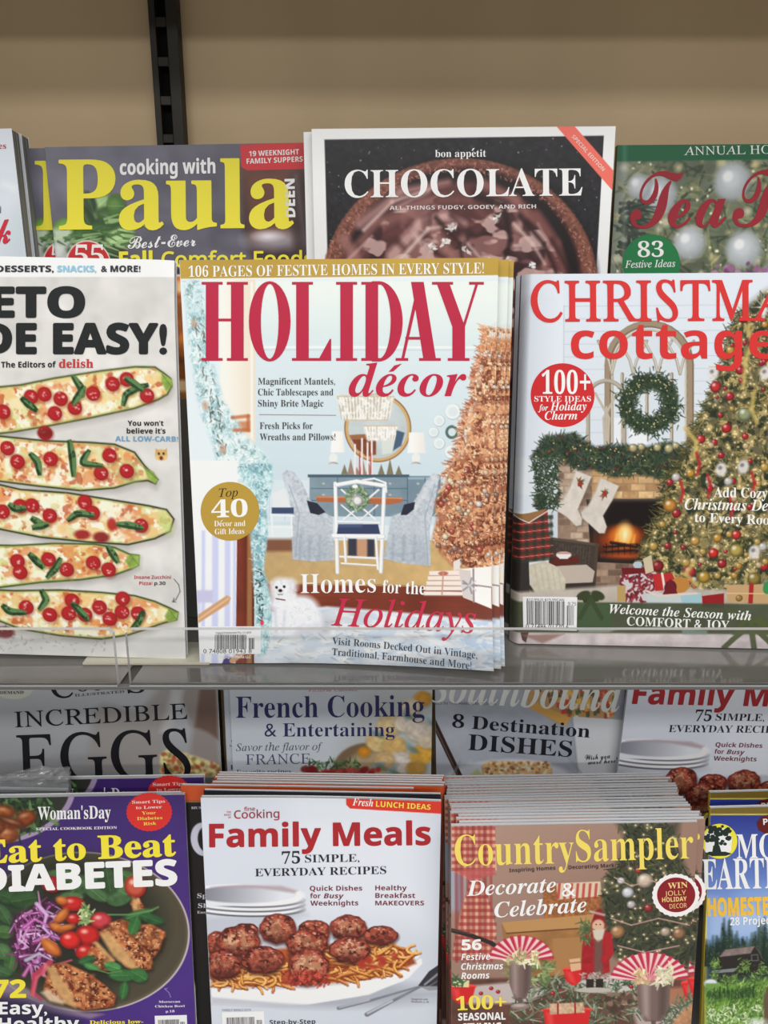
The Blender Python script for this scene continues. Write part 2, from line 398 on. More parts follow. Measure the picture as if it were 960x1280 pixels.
# ------------------------------------------------------------------ the setting: wood back wall, floor, ceiling with tube lamps
PANEL_Y = 742.
wood = noisy('maple_laminate', (.46, .33, .185), (.60, .445, .26), (11, 11, 1.3), .45, .35, detail=7)
mb = MB(); mb.box(-1800, 1800, PANEL_Y, PANEL_Y+18, 0, 2150); wall = mb.build('wall_back', wood); tag(wall, kind='structure')
mb = MB(); mb.box(-2600, 2600, -5200, 1200, -20, 0); fl = mb.build('floor', noisy('vinyl_floor', (.42, .40, .37), (.5, .48, .45), (3, 3, 3), .4)); tag(fl, kind='structure')
mb = MB(); mb.box(-2600, 2600, -5200, 1200, CEIL_Z*1000, CEIL_Z*1000+30); ce = mb.build('ceiling', noisy('ceiling_tile', (.75, .75, .74), (.8, .8, .79), (20, 20, 20), .9)); tag(ce, kind='structure')

# slotted upright on the wall
steel_dk = noisy('dark_bronze_paint', (.017, .014, .010), (.027, .022, .016), (60, 60, 8), .5, .25)
black = mat('slot_inside', (.004, .004, .004), .8, .1)
UPX, UPW, PITCH_S, SLOT = -185.5, 24., 30.0, 22.7
up = bpy.data.objects.new('slotted_upright', None); COL.objects.link(up); up.location = (UPX/1000, PANEL_Y/1000, 0)
tag(up, 'dark slotted metal upright strip fixed to the wooden back panel', 'shelf upright')
mb = MB(); z0, z1 = 1000., 2140.
mb.box(-UPW/2, -UPW/2+5.5, -14, 0, z0, z1); mb.box(UPW/2-9.5, UPW/2, -14, 0, z0, z1)
z = 1701.9-PITCH_S*23
while z < z1-PITCH_S:
    mb.box(-UPW/2+5.5, UPW/2-9.5, -14, -11.5, max(z0, z), z+PITCH_S-SLOT); z += PITCH_S
mb.build('face_channel', steel_dk, up, bevel=.6)
mb = MB(); mb.box(-UPW/2+3, UPW/2-6, -4.5, -.5, z0, z1); mb.build('back_channel', black, up)

# shelf above the picture: throws the soft bands of shade on the wood
def shelf_board(name, label, x0, x1, y0, y1, z0, z1, m):
    mb = MB(); mb.box(x0, x1, y0, y1, z0, z1); o = mb.build(name, m, bevel=1.5); tag(o, label, 'shelf'); return o
grey_m = noisy('grey_shelf_paint', (.30, .30, .295), (.34, .34, .335), (40, 40, 40), .4, .5)
SHELF_A = dict(y0=480., z0=1806.)
shelf_board('upper_shelf', 'plain grey shelf board above the wooden panel', -1500, 1500, SHELF_A['y0'], PANEL_Y, SHELF_A['z0'], SHELF_A['z0']+22, grey_m)

# display shelf in the middle of the picture: smoky glossy deck with a step behind it for the second row
deck_m = noisy('smoky_glossy_deck', (.20, .19, .18), (.29, .275, .26), (7, 26, 9), .10, .75, metal=.2, detail=3)
step_m = noisy('grey_step', (.24, .24, .23), (.28, .28, .27), (30, 30, 30), .45, .4)
edge_m = mat('shelf_front_edge', (.10, .10, .10), .35, .4)
DECK_Z = 1249.; LIP_Y = 486.
sh = bpy.data.objects.new('display_shelf', None); COL.objects.link(sh); sh.location = (0, .6, DECK_Z/1000)
tag(sh, 'smoky grey glossy display shelf carrying the bright front row of magazines', 'shelf')
def rel(mbf, name, m, par, off, **k):
    mb = MB(); mbf(mb); mb.v = [(x-off[0], y-off[1], z-off[2]) for x, y, z in mb.v]; return mb.build(name, m, par, **k)
for xa, xb in ((-1400, -184.6), (-176.9, 1400)): rel(lambda m: m.box(xa, xb, LIP_Y+4.4, PANEL_Y-1, DECK_Z-1.4, DECK_Z), 'deck', deck_m, sh, (0, 600, DECK_Z), bevel=.5)
rel(lambda m: m.box(-1400, 1400, LIP_Y+5, PANEL_Y-1, DECK_Z-3.4, DECK_Z-1.5), 'under_plate', mat('dark_under_plate', (.05, .048, .045), .5), sh, (0, 600, DECK_Z))
rel(lambda m: m.box(-1400, 1400, LIP_Y-.3, LIP_Y+4.3, DECK_Z-3.4, DECK_Z-.7), 'front_edge', edge_m, sh, (0, 600, DECK_Z), bevel=.6)
rel(lambda m: m.box(-1400, 1400, 618, PANEL_Y-1, DECK_Z+.1, 1347), 'step', step_m, sh, (0, 600, DECK_Z))
rel(lambda m: m.box(-1400, 1400, 608, 611, DECK_Z+.1, 1434), 'pocket_front', step_m, sh, (0, 600, DECK_Z), bevel=.6)

# clear acrylic lips along the shelf front
ac = bpy.data.materials.new('clear_acrylic'); ac.use_nodes = True; nt = ac.node_tree; nt.nodes.clear()
out = nt.nodes.new('ShaderNodeOutputMaterial'); mx = nt.nodes.new('ShaderNodeMixShader'); tr = nt.nodes.new('ShaderNodeBsdfTransparent'); gl = nt.nodes.new('ShaderNodeBsdfGlossy'); fz = nt.nodes.new('ShaderNodeFresnel')
tr.inputs[0].default_value = (.955, .96, .96, 1); gl.inputs['Roughness'].default_value = .06; fz.inputs['IOR'].default_value = 1.3
nt.links.new(fz.outputs[0], mx.inputs[0]); nt.links.new(tr.outputs[0], mx.inputs[1]); nt.links.new(gl.outputs[0], mx.inputs[2]); nt.links.new(mx.outputs[0], out.inputs[0])
fold_m = mat('frosted_fold', (.33, .335, .34), .4, .4)
ac_edge = mat('polished_acrylic_edge', (.55, .56, .565), .25, .6)
LIP_T = 1290.5
def lip(x0, x1, label):
    root = bpy.data.objects.new('shelf_lip', None); COL.objects.link(root); root.location = ((x0+x1)/2000, LIP_Y/1000, DECK_Z/1000); tag(root, label, 'shelf lip', None)
    off = ((x0+x1)/2, LIP_Y, DECK_Z); c = 3.
    def pane(m):
        for y, s in ((LIP_Y, 1), (LIP_Y+4.2, -1)):
            pts = [(x0, y, DECK_Z), (x1, y, DECK_Z), (x1, y, LIP_T-c), (x1-c, y, LIP_T), (x0+c, y, LIP_T), (x0, y, LIP_T-c)]
            m.quad(pts[::s])
    rel(pane, 'clear_pane', ac, root, off)
    def rim(m):
        pts = [(x1, DECK_Z), (x1, LIP_T-c), (x1-c, LIP_T), (x0+c, LIP_T), (x0, LIP_T-c), (x0, DECK_Z)]
        for (xa, za), (xb, zb) in zip(pts, pts[1:]): m.quad([(xa, LIP_Y, za), (xa, LIP_Y+4.2, za), (xb, LIP_Y+4.2, zb), (xb, LIP_Y, zb)])
    rel(rim, 'polished_edge', ac_edge, root, off)
    rel(lambda m: m.box(x0, x1, LIP_Y-.4, LIP_Y-.05, DECK_Z-.7, DECK_Z+.2), 'bottom_fold', fold_m, root, off)
    return root
lip(-980, -185., 'clear acrylic lip in front of the zucchini magazine, ending at the gap')
lip(-176.5, 1100, 'long clear acrylic lip in front of the dining room and fireplace magazines')

cream = mat('cream_plastic', (.55, .52, .42), .5, .3)
mb = MB(); mb.prism([(517, DECK_Z+.2), (550, DECK_Z+.2), (550, DECK_Z+4.), (517, DECK_Z+2.2)], -221, -128)
c = mb.build('shelf_card', cream, bevel=.5); tag(c, 'flat cream plastic strip lying on the shelf under the zucchini magazine', 'strip')

# lower display shelf: a front deck and a raised step for its second row, all below the picture or behind magazines
ls = bpy.data.objects.new('lower_display_shelf', None); COL.objects.link(ls); ls.location = (0, .62, .79)
tag(ls, 'grey stepped shelf under the lower rows of magazines', 'shelf')
LOW_Z, LOW_STEP = 792., 878.
rel(lambda m: m.box(-1400, 1400, 500, PANEL_Y-1, LOW_Z-14, LOW_Z), 'deck', grey_m, ls, (0, 620, 790), bevel=1)
rel(lambda m: m.box(-1400, 1400, 680, PANEL_Y-1, LOW_Z+.1, LOW_STEP), 'step', step_m, ls, (0, 620, 790))
shelf_board('base_shelf', 'grey base shelf near the floor', -1500, 1500, 420, PANEL_Y, 120, 160, grey_m)

# ------------------------------------------------------------------ front row of the display shelf
GU = 1.0
# --- the dining-room magazine (centre)
def holi_bend(u, v):
    a = np.clip((v-205)/79, 0, 1); b = np.clip((u-70)/143, 0, 1)
    return 17*a**2*b**1.6+2.0*a
m = Mag('magazine', 'magazine with tall crimson title, gold top band and white dining chair before a copper tree', (-28.4, 519.5, DECK_Z+1.8, 4.0, -.3, .38), 213, 284, 3.2, GU, (222, 232, 235), 2.0, holi_bend, spine=(235, 235, 235), seed=11)
holiday = m
A = (225, 310, 2.2857); B = (225, 580, 2.2857)
a = m.fr(*A)
a.g([(-60, -10), (1000, -10), (1000, 700), (-60, 700)], (226, 236, 238), (203, 220, 229), (0, 60), (0, 640))
a.g([(215, 95), (960, 95), (960, 285), (215, 270)], (233, 240, 236), (212, 228, 232), (0, 100), (0, 280))
a.l([(215, 283), (960, 284)], 5, (240, 243, 240)); a.l([(215, 291), (960, 292)], 2, (190, 205, 210))
a.r(-20, 80, 130, 700, (226, 236, 242)); a.g([(115, 90), (215, 90), (215, 700), (115, 700)], (243, 240, 232), (232, 218, 196), (120, 0), (215, 0))
a.l([(205, 100), (205, 660)], 8, (240, 238, 232)); a.r(150, 495, 200, 525, (190, 120, 80), .8, 4)
a.r(-20, -10, 990, 0, (190, 156, 66)); a.p([(-20, 0), (960, -10), (960, 77), (-20, 89)], (188, 154, 62), 1, 1, (.05, 60, 3))
a.l([(-20, 90), (960, 79)], 3, (238, 238, 235))
# frosted garland down the banister
fr = [(222, 240, 242), (190, 222, 226), (165, 205, 212), (238, 248, 248), (140, 185, 192), (205, 232, 236)]
gp = [(15, 95), (60, 95), (75, 200), (90, 320), (120, 430), (190, 540), (250, 600), (265, 665), (120, 665), (95, 560), (60, 470), (30, 300)]
a.p(gp, (204, 228, 232), .85, 10); a.mott(gp, (160, 196, 204), .52, 12, 3, .8, .1, 8); a.mott(gp, (236, 246, 248), .54, 8, 4, .9, .1, 6); a.mott(gp, (112, 140, 144), .7, 7, 5, .7, .08, 6); a.fol(gp, 1100, fr, 11, 2.6, 100, 50, .75)
a.fol([(35, 180), (60, 180), (140, 600), (105, 600)], 60, [(95, 100, 90), (110, 85, 70), (70, 80, 75)], 14, 4, 80, 40, .8)
for (x, y, r) in ((40, 215, 10), (72, 450, 11), (122, 575, 12)): a.e(x, y, r*.7, r*1.2, (196, 146, 116), .7, 4)
a.l([(150, 485), (195, 480), (195, 520), (155, 520)], 10, (190, 105, 60), .8, 3)
# round mirror, chandelier, lamps, wall plates
a.e(565, 515, 96, 98, (150, 110, 70)); a.e(565, 515, 92, 94, (206, 170, 118)); a.e(565, 515, 84, 86, (196, 206, 208), tex=(.08, 20, 2))
a.p([(484, 535), (560, 530), (560, 590), (535, 597), (505, 575)], (120, 62, 38), .95, 2, (.2, 8, 4)); a.p([(618, 520), (642, 528), (632, 565), (608, 580)], (60, 84, 112), .9, 2)
a.p([(575, 540), (618, 530), (606, 585), (578, 590)], (214, 220, 214)); a.p([(484, 535), (560, 530), (558, 545), (487, 548)], (170, 120, 80), .7, 2)
ca1 = [(448, 420), (612, 420), (604, 470), (590, 492), (470, 492), (455, 468)]; ca2 = [(525, 508), (622, 508), (610, 548), (535, 552)]; a.p(ca1, (222, 218, 210), .9, 4); a.p(ca2, (228, 224, 216), .95, 3)
a.p([(490, 330), (560, 330), (600, 424), (460, 424)], (214, 220, 222), .5, 10)
for i in range(34): x = 452+i*4.7; a.l([(x, 425), (x+(530-x)*.12, 488)], 1.8, (250, 247, 240) if i % 2 else (176, 160, 136), .9)
for i in range(22): x = 528+i*4.3; a.l([(x, 508), (x+(575-x)*.1, 546)], 1.4, (250, 248, 242) if i % 2 else (170, 152, 130), .7)
a.mott(ca1, (244, 244, 240), .52, 4, 4, .8, .1, 3); a.mott(ca2, (246, 246, 244), .52, 4, 5, .8, .1, 3); a.mott(ca1, (176, 160, 140), .66, 3, 6, .35); a.l([(448, 424), (612, 424)], 3, (206, 186, 150)); a.l([(468, 492), (592, 492)], 3, (206, 184, 150)); a.l([(524, 508), (622, 508)], 3, (206, 184, 150))
for x0, x1, y0, y1 in ((430, 470, 524, 584), (650, 702, 527, 586)): a.g([(x0+5, y0), (x1-5, y0), (x1, y1), (x0, y1)], (250, 248, 243), (232, 230, 226), (x0, 0), (x1, 0))
for cx in (438, 674): a.e(cx, 600, 12, 14, (232, 234, 230)); a.ball(cx, 632, 21, (236, 236, 230), .5); a.r(cx-14, 650, cx+14, 663, (214, 214, 208))
for cx, cy, r in ((780, 468, 23), (741, 494, 17), (725, 527, 15), (741, 559, 17), (776, 583, 20)): a.e(cx, cy, r, r, (176, 190, 196)); a.e(cx-1, cy-1, r-1.5, r-1.5, (232, 238, 238)); a.e(cx, cy, r*.6, r*.6, (218, 228, 230))
a.e(777, 526, 19, 20, (84, 110, 104), ring=8); 
a = m.fr(*B)
# panelling, dresser, floor
a.r(240, 0, 760, 175, (204, 220, 228)); a.r(240, 46, 372, 165, (214, 226, 232))
for x in (255, 300, 340): a.l([(x, 50), (x, 160)], 2, (188, 204, 212))
a.g([(370, 34), (745, 34), (745, 150), (370, 150)], (132, 152, 164), (116, 138, 152), (370, 30), (740, 150), 1, 1, (.06, 12, 3)); a.r(365, 30, 655, 38, (70, 92, 108)); a.r(650, 38, 745, 44, (150, 176, 188))
for y in (70, 104): a.l([(375, y), (650, y)], 2, (70, 98, 116))
for x in (450, 555, 650, 700): a.l([(x, 40), (x, 146)], 2.5, (74, 102, 120))
for x in (410, 500, 600, 680): a.e(x, 56, 4, 3, (190, 186, 170)); a.e(x, 88, 4, 3, (190, 186, 170))
for i, x in enumerate((470, 488, 505, 522, 540, 575, 600, 625)):
    h = (30, 45, 22, 50, 34, 30, 46, 26)[i]; a.p([(x, 30-h), (x+10, 30), (x-10, 30)], (118, 110, 84) if i > 4 or i == 0 else (150, 120, 100), .9)
for x, y in ((500, -55), (520, -72), (536, -60), (548, -66)): a.l([(x, y), (x, 28)], 5, (240, 228, 226)); 
for x in (513, 545): a.l([(x, -30), (x, 28)], 4, (190, 60, 70), .8)
a.g([(240, 218), (900, 218), (960, 345), (240, 345)], (190, 160, 112), (206, 172, 116), (240, 230), (700, 330), tex=(.06, 10, 8)); a.r(240, 214, 330, 250, (120, 76, 56), .9, 6)
a.g([(240, 338), (960, 350), (960, 450), (240, 420)], (150, 74, 48), (118, 52, 36), (240, 340), (260, 440), tex=(.12, 40, 9)); a.l([(240, 340), (960, 352)], 5, (170, 138, 92))
for i in range(6): a.l([(240, 350+i*14), (900, 362+i*15)], 1.5, (104, 46, 32), .5)
a.p([(240, 430), (420, 405), (960, 445), (960, 680), (180, 640)], (212, 218, 226), 1, 4, (.1, 26, 10))
rp_ = [(240, 430), (420, 405), (960, 445), (960, 680), (180, 640)]; a.mott(rp_, (236, 236, 236), .52, 14, 3, .7, .15, 8, 6, (.5, 1.4)); a.mott(rp_, (186, 202, 222), .6, 12, 4, .55, .1, 6, 6, (.5, 1.4)); a.mott([(720, 430), (960, 445), (960, 680), (780, 680)], (162, 188, 220), .57, 10, 8, .6, .1, 10, 0, (.6, 1.3))
rg = a.inside([(240, 440), (900, 460), (900, 640), (240, 620)], 260)
a.fol(None, 90, [(168, 190, 214), (186, 202, 220), (228, 228, 230), (200, 190, 184)], 26, 5, 8, 25, .6, pts=rg)
# left bay: white balusters, newel post, tan handrail
a.r(-20, -10, 165, 700, (238, 240, 250))
for x, w in ((62, 10), (92, 18), (128, 16), (152, 8)): a.r(x, 190, x+w, 640, (203, 208, 240), 1, 3)
a.r(-20, 385, 60, 450, (214, 214, 240), 1, 3); a.r(20, 360, 95, 395, (200, 196, 226), 1, 4)
a.p([(-20, 478), (135, 374), (146, 382), (140, 398), (-20, 500)], (206, 158, 116), 1, 2); a.l([(0, 480), (138, 384)], 5, (228, 184, 144))
a.g([(163, 170), (213, 170), (213, 600), (160, 600)], (120, 52, 34), (84, 34, 24), (163, 0), (190, 0), tex=(.15, 30, 6)); a.r(192, 170, 207, 600, (170, 120, 74), .85, 3)
a.p([(130, 545), (150, 548), (150, 572), (118, 578)], (72, 60, 130)); a.l([(150, 560), (190, 530)], 14, (206, 158, 116))
g2 = [(170, 0), (262, 0), (264, 60), (246, 120), (250, 200), (238, 300), (262, 380), (262, 460), (246, 540), (225, 545), (216, 400), (205, 250), (196, 120)]
a.p(g2, (172, 208, 214), .95, 5); a.mott(g2, (120, 168, 178), .52, 10, 6, .85, .1, 4); a.mott(g2, (216, 238, 242), .56, 7, 7, .9, .1, 4); a.mott(g2, (84, 120, 130), .69, 6, 8, .7); a.fol(g2, 800, fr+[(130, 184, 192)], 10, 2.6, 95, 50, .75); a.e(235, 452, 5, 8, (226, 60, 90)); a.fol([(218, 300), (235, 300), (240, 460), (222, 460)], 30, [(50, 64, 60)], 10, 4)
# chairs and table
ch = (190, 198, 206)
for poly in ([(290, 30), (305, 17), (325, 22), (348, 52), (372, 104), (415, 140), (436, 152), (442, 274), (380, 278), (322, 272), (318, 150), (312, 90)], [(742, 30), (724, 26), (704, 46), (680, 90), (650, 132), (604, 150), (582, 270), (640, 284), (716, 290), (714, 180), (728, 110)]):
    a.p(poly, ch, 1, 1); a.mott(poly, (158, 168, 182), .52, 3.2, 5, .5, .12); a.mott(poly, (214, 220, 227), .55, 3, 9, .6, .12)
for poly in ([(322, 150), (415, 142), (442, 274), (322, 272)], [(604, 150), (700, 140), (714, 290), (582, 270)]): a.g(poly, (190, 198, 206), (138, 148, 164), (0, 150), (0, 285), .45, 10)
for xa in (345, 372, 400, 610, 640, 672): a.l([(xa, 205), (xa-3, 275)], 5, (130, 140, 156), .45, 5)
for pts in ([(300, 34), (326, 90), (352, 130)], [(730, 36), (696, 90), (664, 128)]): a.l(pts, 12, (216, 221, 227), .6, 6)
for pts in ([(312, 60), (340, 140), (330, 265)], [(728, 60), (700, 150), (708, 280)]): a.l(pts, 3, (150, 162, 176), .7)
a.p([(362, 104), (392, 112), (416, 138), (396, 146), (372, 140)], (42, 46, 60)); a.p([(630, 146), (640, 116), (672, 108), (668, 130), (648, 146)], (42, 46, 60))
a.r(262, 124, 325, 142, (60, 76, 110)); a.p([(262, 85), (300, 70), (316, 124), (266, 124)], (226, 230, 232)); 
for pts in ([(258, 145), (325, 148)], [(262, 145), (264, 205)], [(318, 148), (320, 205)], [(262, 180), (320, 182)]): a.l(pts, 5, (232, 236, 238))
a.p([(388, 92), (636, 96), (634, 110), (600, 116), (392, 108)], (176, 104, 66)); a.l([(390, 94), (634, 98)], 4, (206, 140, 100)); a.p([(492, 215), (548, 215), (545, 262), (497, 262)], (196, 150, 116)); a.r(480, 205, 505, 262, (40, 46, 66), .9, 3); a.r(535, 215, 556, 265, (40, 46, 66), .9, 3)
wc = (242, 243, 244)
for pts, w in (([(444, 56), (450, 310)], 11), ([(584, 60), (574, 308)], 11), ([(448, 60), (505, 50), (545, 56), (582, 62)], 12), ([(440, 205), (580, 208)], 15), ([(452, 165), (572, 168)], 6), ([(458, 265), (566, 270)], 6), ([(462, 284), (560, 290)], 5), ([(560, 210), (566, 300)], 7), ([(470, 208), (474, 280)], 7), ([(462, 74), (560, 160)], 5), ([(568, 74), (468, 160)], 5), ([(462, 118), (512, 160)], 4), ([(565, 118), (516, 160)], 4), ([(522, 47), (555, 42), (588, 54), (590, 80)], 5)): a.l(pts, w, (200, 206, 212)); a.l([(x-1, y-1) for x, y in pts], w*.72, wc)
a.g([(452, 172), (566, 172), (572, 200), (448, 200)], (56, 66, 100), (36, 42, 66), (0, 170), (0, 200)); a.r(455, 172, 520, 180, (90, 104, 140), .7, 4)
a.e(506, 98, 34, 36, (110, 134, 104), .95, 3, ring=20); a.fol(None, 130, [(74, 104, 74), (140, 160, 126), (180, 196, 170)], 12, 4, pts=[(506+math.cos(i)*26*(.7+.5*((i*37) % 10)/10), 98+math.sin(i)*28*(.7+.5*((i*53) % 10)/10)) for i in range(130)]); a.ball(508, 106, 15, (238, 240, 236), .3); a.e(500, 64, 8, 5, (240, 242, 240))
# copper tree with parcels
cop = [(200, 130, 92), (172, 98, 70), (228, 172, 132), (132, 74, 56), (242, 208, 170), (212, 148, 112), (184, 112, 80)]
a = m.fr(*A)
tp = [(868, 222), (905, 232), (938, 214), (1000, 240), (1000, 700), (735, 700), (752, 655), (800, 560), (806, 500), (838, 420), (838, 360), (858, 310)]
a.p([(880, 260), (1000, 250), (1000, 700), (775, 700), (820, 540), (850, 400)], (172, 108, 78), .95, 8); a.mott(tp, (110, 54, 36), .54, 9, 3, .8, .1, 4); a.mott(tp, (232, 176, 128), .57, 6, 4, .85, .08, 4); a.mott(tp, (250, 222, 184), .68, 4, 6, .9); a.fol(tp, 1300, cop, 11, 2.6, 75, 50, .8)
le_ = [(868, 222), (858, 310), (838, 360), (838, 420), (806, 500), (800, 560), (752, 655)]
for (xa, ya), (xb, yb) in zip(le_, le_[1:]): a.fol(None, 40, cop, 20, 4.5, 160, 40, .85, pts=[(xa+(xb-xa)*i/40+a.rng.uniform(-2, 8), ya+(yb-ya)*i/40) for i in range(40)])
for i in range(16): x, y = 858+i*7, 300-i*3; a.l([(x, y), (x+6, y-70)], 4, (226, 160, 104), .8, w2=1)
a = m.fr(*B)
tb = [(800, -20), (1000, -20), (1000, 330), (860, 300), (780, 290), (745, 255), (722, 215), (735, 160), (728, 110), (760, 60), (775, 0)]
a.p(tb, (170, 106, 76), .95, 8); a.mott(tb, (104, 50, 34), .53, 10, 13, .8, .1, 4); a.mott(tb, (230, 172, 124), .57, 6, 14, .85, .08, 4); a.mott(tb, (250, 220, 180), .68, 4, 16, .9); a.fol(tb, 1300, cop, 11, 2.6, 60, 60, .8); a.fol(tb, 160, [(90, 40, 30), (104, 52, 36)], 14, 6, None, 0, .7)
for i, (x, y) in enumerate(a.inside(tb, 90)): a.ball(x, y, a.rng.choice((4, 6, 8, 9)), a.rng.choice(((226, 190, 160), (232, 224, 216), (190, 84, 66), (214, 150, 110), (160, 120, 104), (240, 220, 180))), .7)
a = m.fr(*A)
for i, (x, y) in enumerate(a.inside(tp, 60)): a.ball(x, y, a.rng.choice((3, 5, 6)), a.rng.choice(((240, 206, 170), (232, 224, 216), (200, 104, 76), (250, 226, 190))), .7)
a = m.fr(*B)
for i in range(5): y = 306+i*14; a.p([(712-i*4, y), (812, y-3+i), (812, y+11), (712-i*4, y+11)], (240, 226, 218)); a.l([(712-i*4, y+12), (812, y+12)], 1.5, (170, 140, 126))
a.e(752, 312, 14, 6, (190, 110, 90)); a.l([(752, 310), (748, 372)], 4, (196, 150, 130))
a.p([(796, 300), (890, 292), (888, 408), (808, 378)], (246, 240, 236)); a.p([(796, 300), (830, 304), (836, 388), (808, 378)], (214, 204, 200)); a.l([(838, 300), (838, 390)], 5, (150, 130, 136)); a.l([(808, 340), (888, 350)], 4, (150, 130, 136))
for i in range(10): t = i*36; a.l([(826, 346), (826+22*math.cos(math.radians(t)), 346+22*math.sin(math.radians(t)))], 5, (206, 206, 212) if i % 2 else (150, 140, 146), .9)
a.p([(890, 262), (960, 258), (960, 372), (892, 360)], (236, 228, 222)); a.l([(905, 262), (905, 360)], 5, (176, 60, 56))
a.p([(780, 280), (800, 270), (800, 300), (782, 304)], (230, 220, 214))
# the little white dog
a.p([(268, 400), (300, 480), (420, 478), (430, 450), (380, 410), (330, 380)], (150, 150, 164), .5, 16)
for x, y, r in ((320, 440, 50), (350, 420, 48), (300, 400, 40), (300, 460, 36), (378, 450, 30), (286, 350, 26), (312, 348, 22), (296, 370, 30)): a.e(x, y, r, r*.95, (234, 236, 242), 1, 10)
a.fol([(270, 330), (320, 325), (345, 380), (395, 420), (410, 470), (270, 480), (262, 400)], 240, [(250, 250, 252), (226, 230, 237), (243, 244, 248), (214, 218, 227)], 9, 4, 80, 50, .4)
a.l([(300, 420), (296, 478)], 5, (206, 208, 220), .8, 5); a.l([(272, 410), (276, 478)], 5, (200, 202, 214), .8, 5); a.p([(330, 470), (400, 450), (410, 480), (330, 486)], (208, 210, 222), .7, 10); a.l([(262, 340), (266, 372)], 7, (222, 220, 222), .9, 5); a.l([(316, 336), (318, 368)], 8, (224, 222, 224), .9, 5)
a.e(285, 362, 9, 7, (226, 222, 222)); 
for x, y in ((276, 352), (298, 350)): a.e(x, y, 4, 4, (30, 26, 30))
a.e(287, 361, 5.5, 4.5, (28, 24, 28)); a.l([(280, 372), (294, 372)], 2, (90, 80, 80)); a.l([(275, 384), (300, 388)], 3.5, (110, 60, 56))
m.finish()
m.fr(*A)
m.text('banner_lettering', [('106 PAGES OF FESTIVE HOMES IN EVERY STYLE!', 'sb', 25, 83, 868, 73, 31, -.004)], (250, 248, 238))
def didone(m, letters, yt, yb, col, stem, hair):
    Q = []; S = (yb-yt)/225
    def R(x0, y0, x1, y1): Q.append([(x0, y0), (x1, y0), (x1, y1), (x0, y1)])
    def ring(cx, rx, rin, half=False, x0=None):
        cy, ry = (yt+yb)/2, (yb-yt)/2+2; n = 40; a0, a1 = (-90, 90) if half else (0, 360)
        for i in range(n):
            t0, t1 = (math.radians(a0+(a1-a0)*(i+j)/n) for j in (0, 1))
            Q.append([(cx+rx*math.cos(t0), cy+ry*math.sin(t0)), (cx+rx*math.cos(t1), cy+ry*math.sin(t1)), (cx+rin*math.cos(t1), cy+(ry-hair)*math.sin(t1)), (cx+rin*math.cos(t0), cy+(ry-hair)*math.sin(t0))][::-1])
    def serif(xc, w, y, up): R(xc-w/2, y if up else y-hair, xc+w/2, y+hair if up else y); 
    for ch, x0, x1 in letters:
        if ch in 'HI':
            xs = [x0+stem/2+12, x1-stem/2-12] if ch == 'H' else [(x0+x1)/2]
            for x in xs: R(x-stem/2, yt, x+stem/2, yb); serif(x, stem+24, yt, True); serif(x, stem+24, yb, False)
            if ch == 'H': R(xs[0], (yt+yb)/2-hair/2-4, xs[1], (yt+yb)/2+hair/2-4)
        if ch == 'L':
            x = x0+stem/2+12; R(x-stem/2, yt, x+stem/2, yb); serif(x, stem+24, yt, True); R(x0, yb-hair, x1, yb); Q.append([(x1-4, yb-62*S), (x1, yb-62*S), (x1, yb), (x1-34, yb-hair)])
        if ch == 'O': ring((x0+x1)/2, (x1-x0)/2, (x1-x0)/2-stem*.95)
        if ch == 'D':
            x = x0+stem/2+12; R(x-stem/2, yt, x+stem/2, yb); serif(x, stem+24, yt, True); serif(x, stem+24, yb, False)
            cx = x0+(x1-x0)*.42; ring(cx, x1-cx, x1-cx-stem*.95, True); R(x, yt-2, cx+2, yt+hair-2); R(x, yb-hair+2, cx+2, yb+2)
        if ch == 'A':
            ax = x0+(x1-x0)*.52; Q.append([(ax-stem*.62, yt), (ax+stem*.38, yt), (x1-10, yb), (x1-10-stem, yb)][0:4]); Q.append([(ax-hair*.8, yt+14), (ax, yt+34), (x0+15+hair*.8, yb), (x0+13, yb)])
            serif(x0+16, 36, yb, False); serif(x1-10-stem/2, stem+26, yb, False); R(x0+26, yb-68*S, x1-stem, yb-68*S+hair)
        if ch == 'Y':
            cx = (x0+x1)/2+4; Q.append([(x0+10, yt), (x0+10+stem, yt), (cx+stem/2, yt+128*S), (cx-stem/2, yt+128*S)]); Q.append([(x1-16, yt), (x1-16+hair, yt), (cx+stem/2, yt+128*S), (cx+stem/2-hair, yt+128*S)])
            R(cx-stem/2, yt+126*S, cx+stem/2, yb); serif(cx, stem+26, yb, False); serif(x0+10+stem/2, stem+24, yt, True); serif(x1-15, 42, yt, True)
    V = []; Fs = []; n = 0
    for q in Q: V.append(m.art.uv(q)); Fs.append((n+3, n+2, n+1, n)); n += 4
    me = m.flat('title_lettering', np.vstack(V), Fs, col, .3+np.repeat((np.arange(len(Q)) % 9)*.01, 4))
didone(m, [('H', 62, 194), ('O', 197, 316), ('L', 320, 432), ('I', 442, 510), ('D', 518, 636), ('A', 618, 742), ('Y', 722, 862)], 97, 322, (186, 38, 68), 36, 7.5)
m.text('subtitle_lettering', [('decor', 'sbi', 482, 423, 818, 423, 92)], (190, 38, 68)); m.shape('accent_lettering', [(612, 336), (634, 330), (610, 352), (596, 354)], (190, 38, 68), .3)
tx = (70, 66, 66)
m.text('cover_lettering', [('Magnificent Mantels,', 'sb', 223, 390, 443, 390, 19, -.012), ('Chic Tablescapes and', 'sb', 223, 421, 438, 421, 19, -.012), ('Shiny Brite Magic', 'sb', 223, 453, 410, 453, 19, -.012), ('Fresh Picks for', 'sb', 228, 517, 379, 517, 19, -.012), ('Wreaths and Pillows!', 'sb', 228, 549, 444, 549, 19, -.012)], tx)
m.shape('rule', [(226, 475), (446, 477), (446, 479), (226, 477)], (150, 140, 140))
m.fr(*B)
bd = m.disc('badge', 143, 135, 84, (184, 150, 62), label='round gold seal')
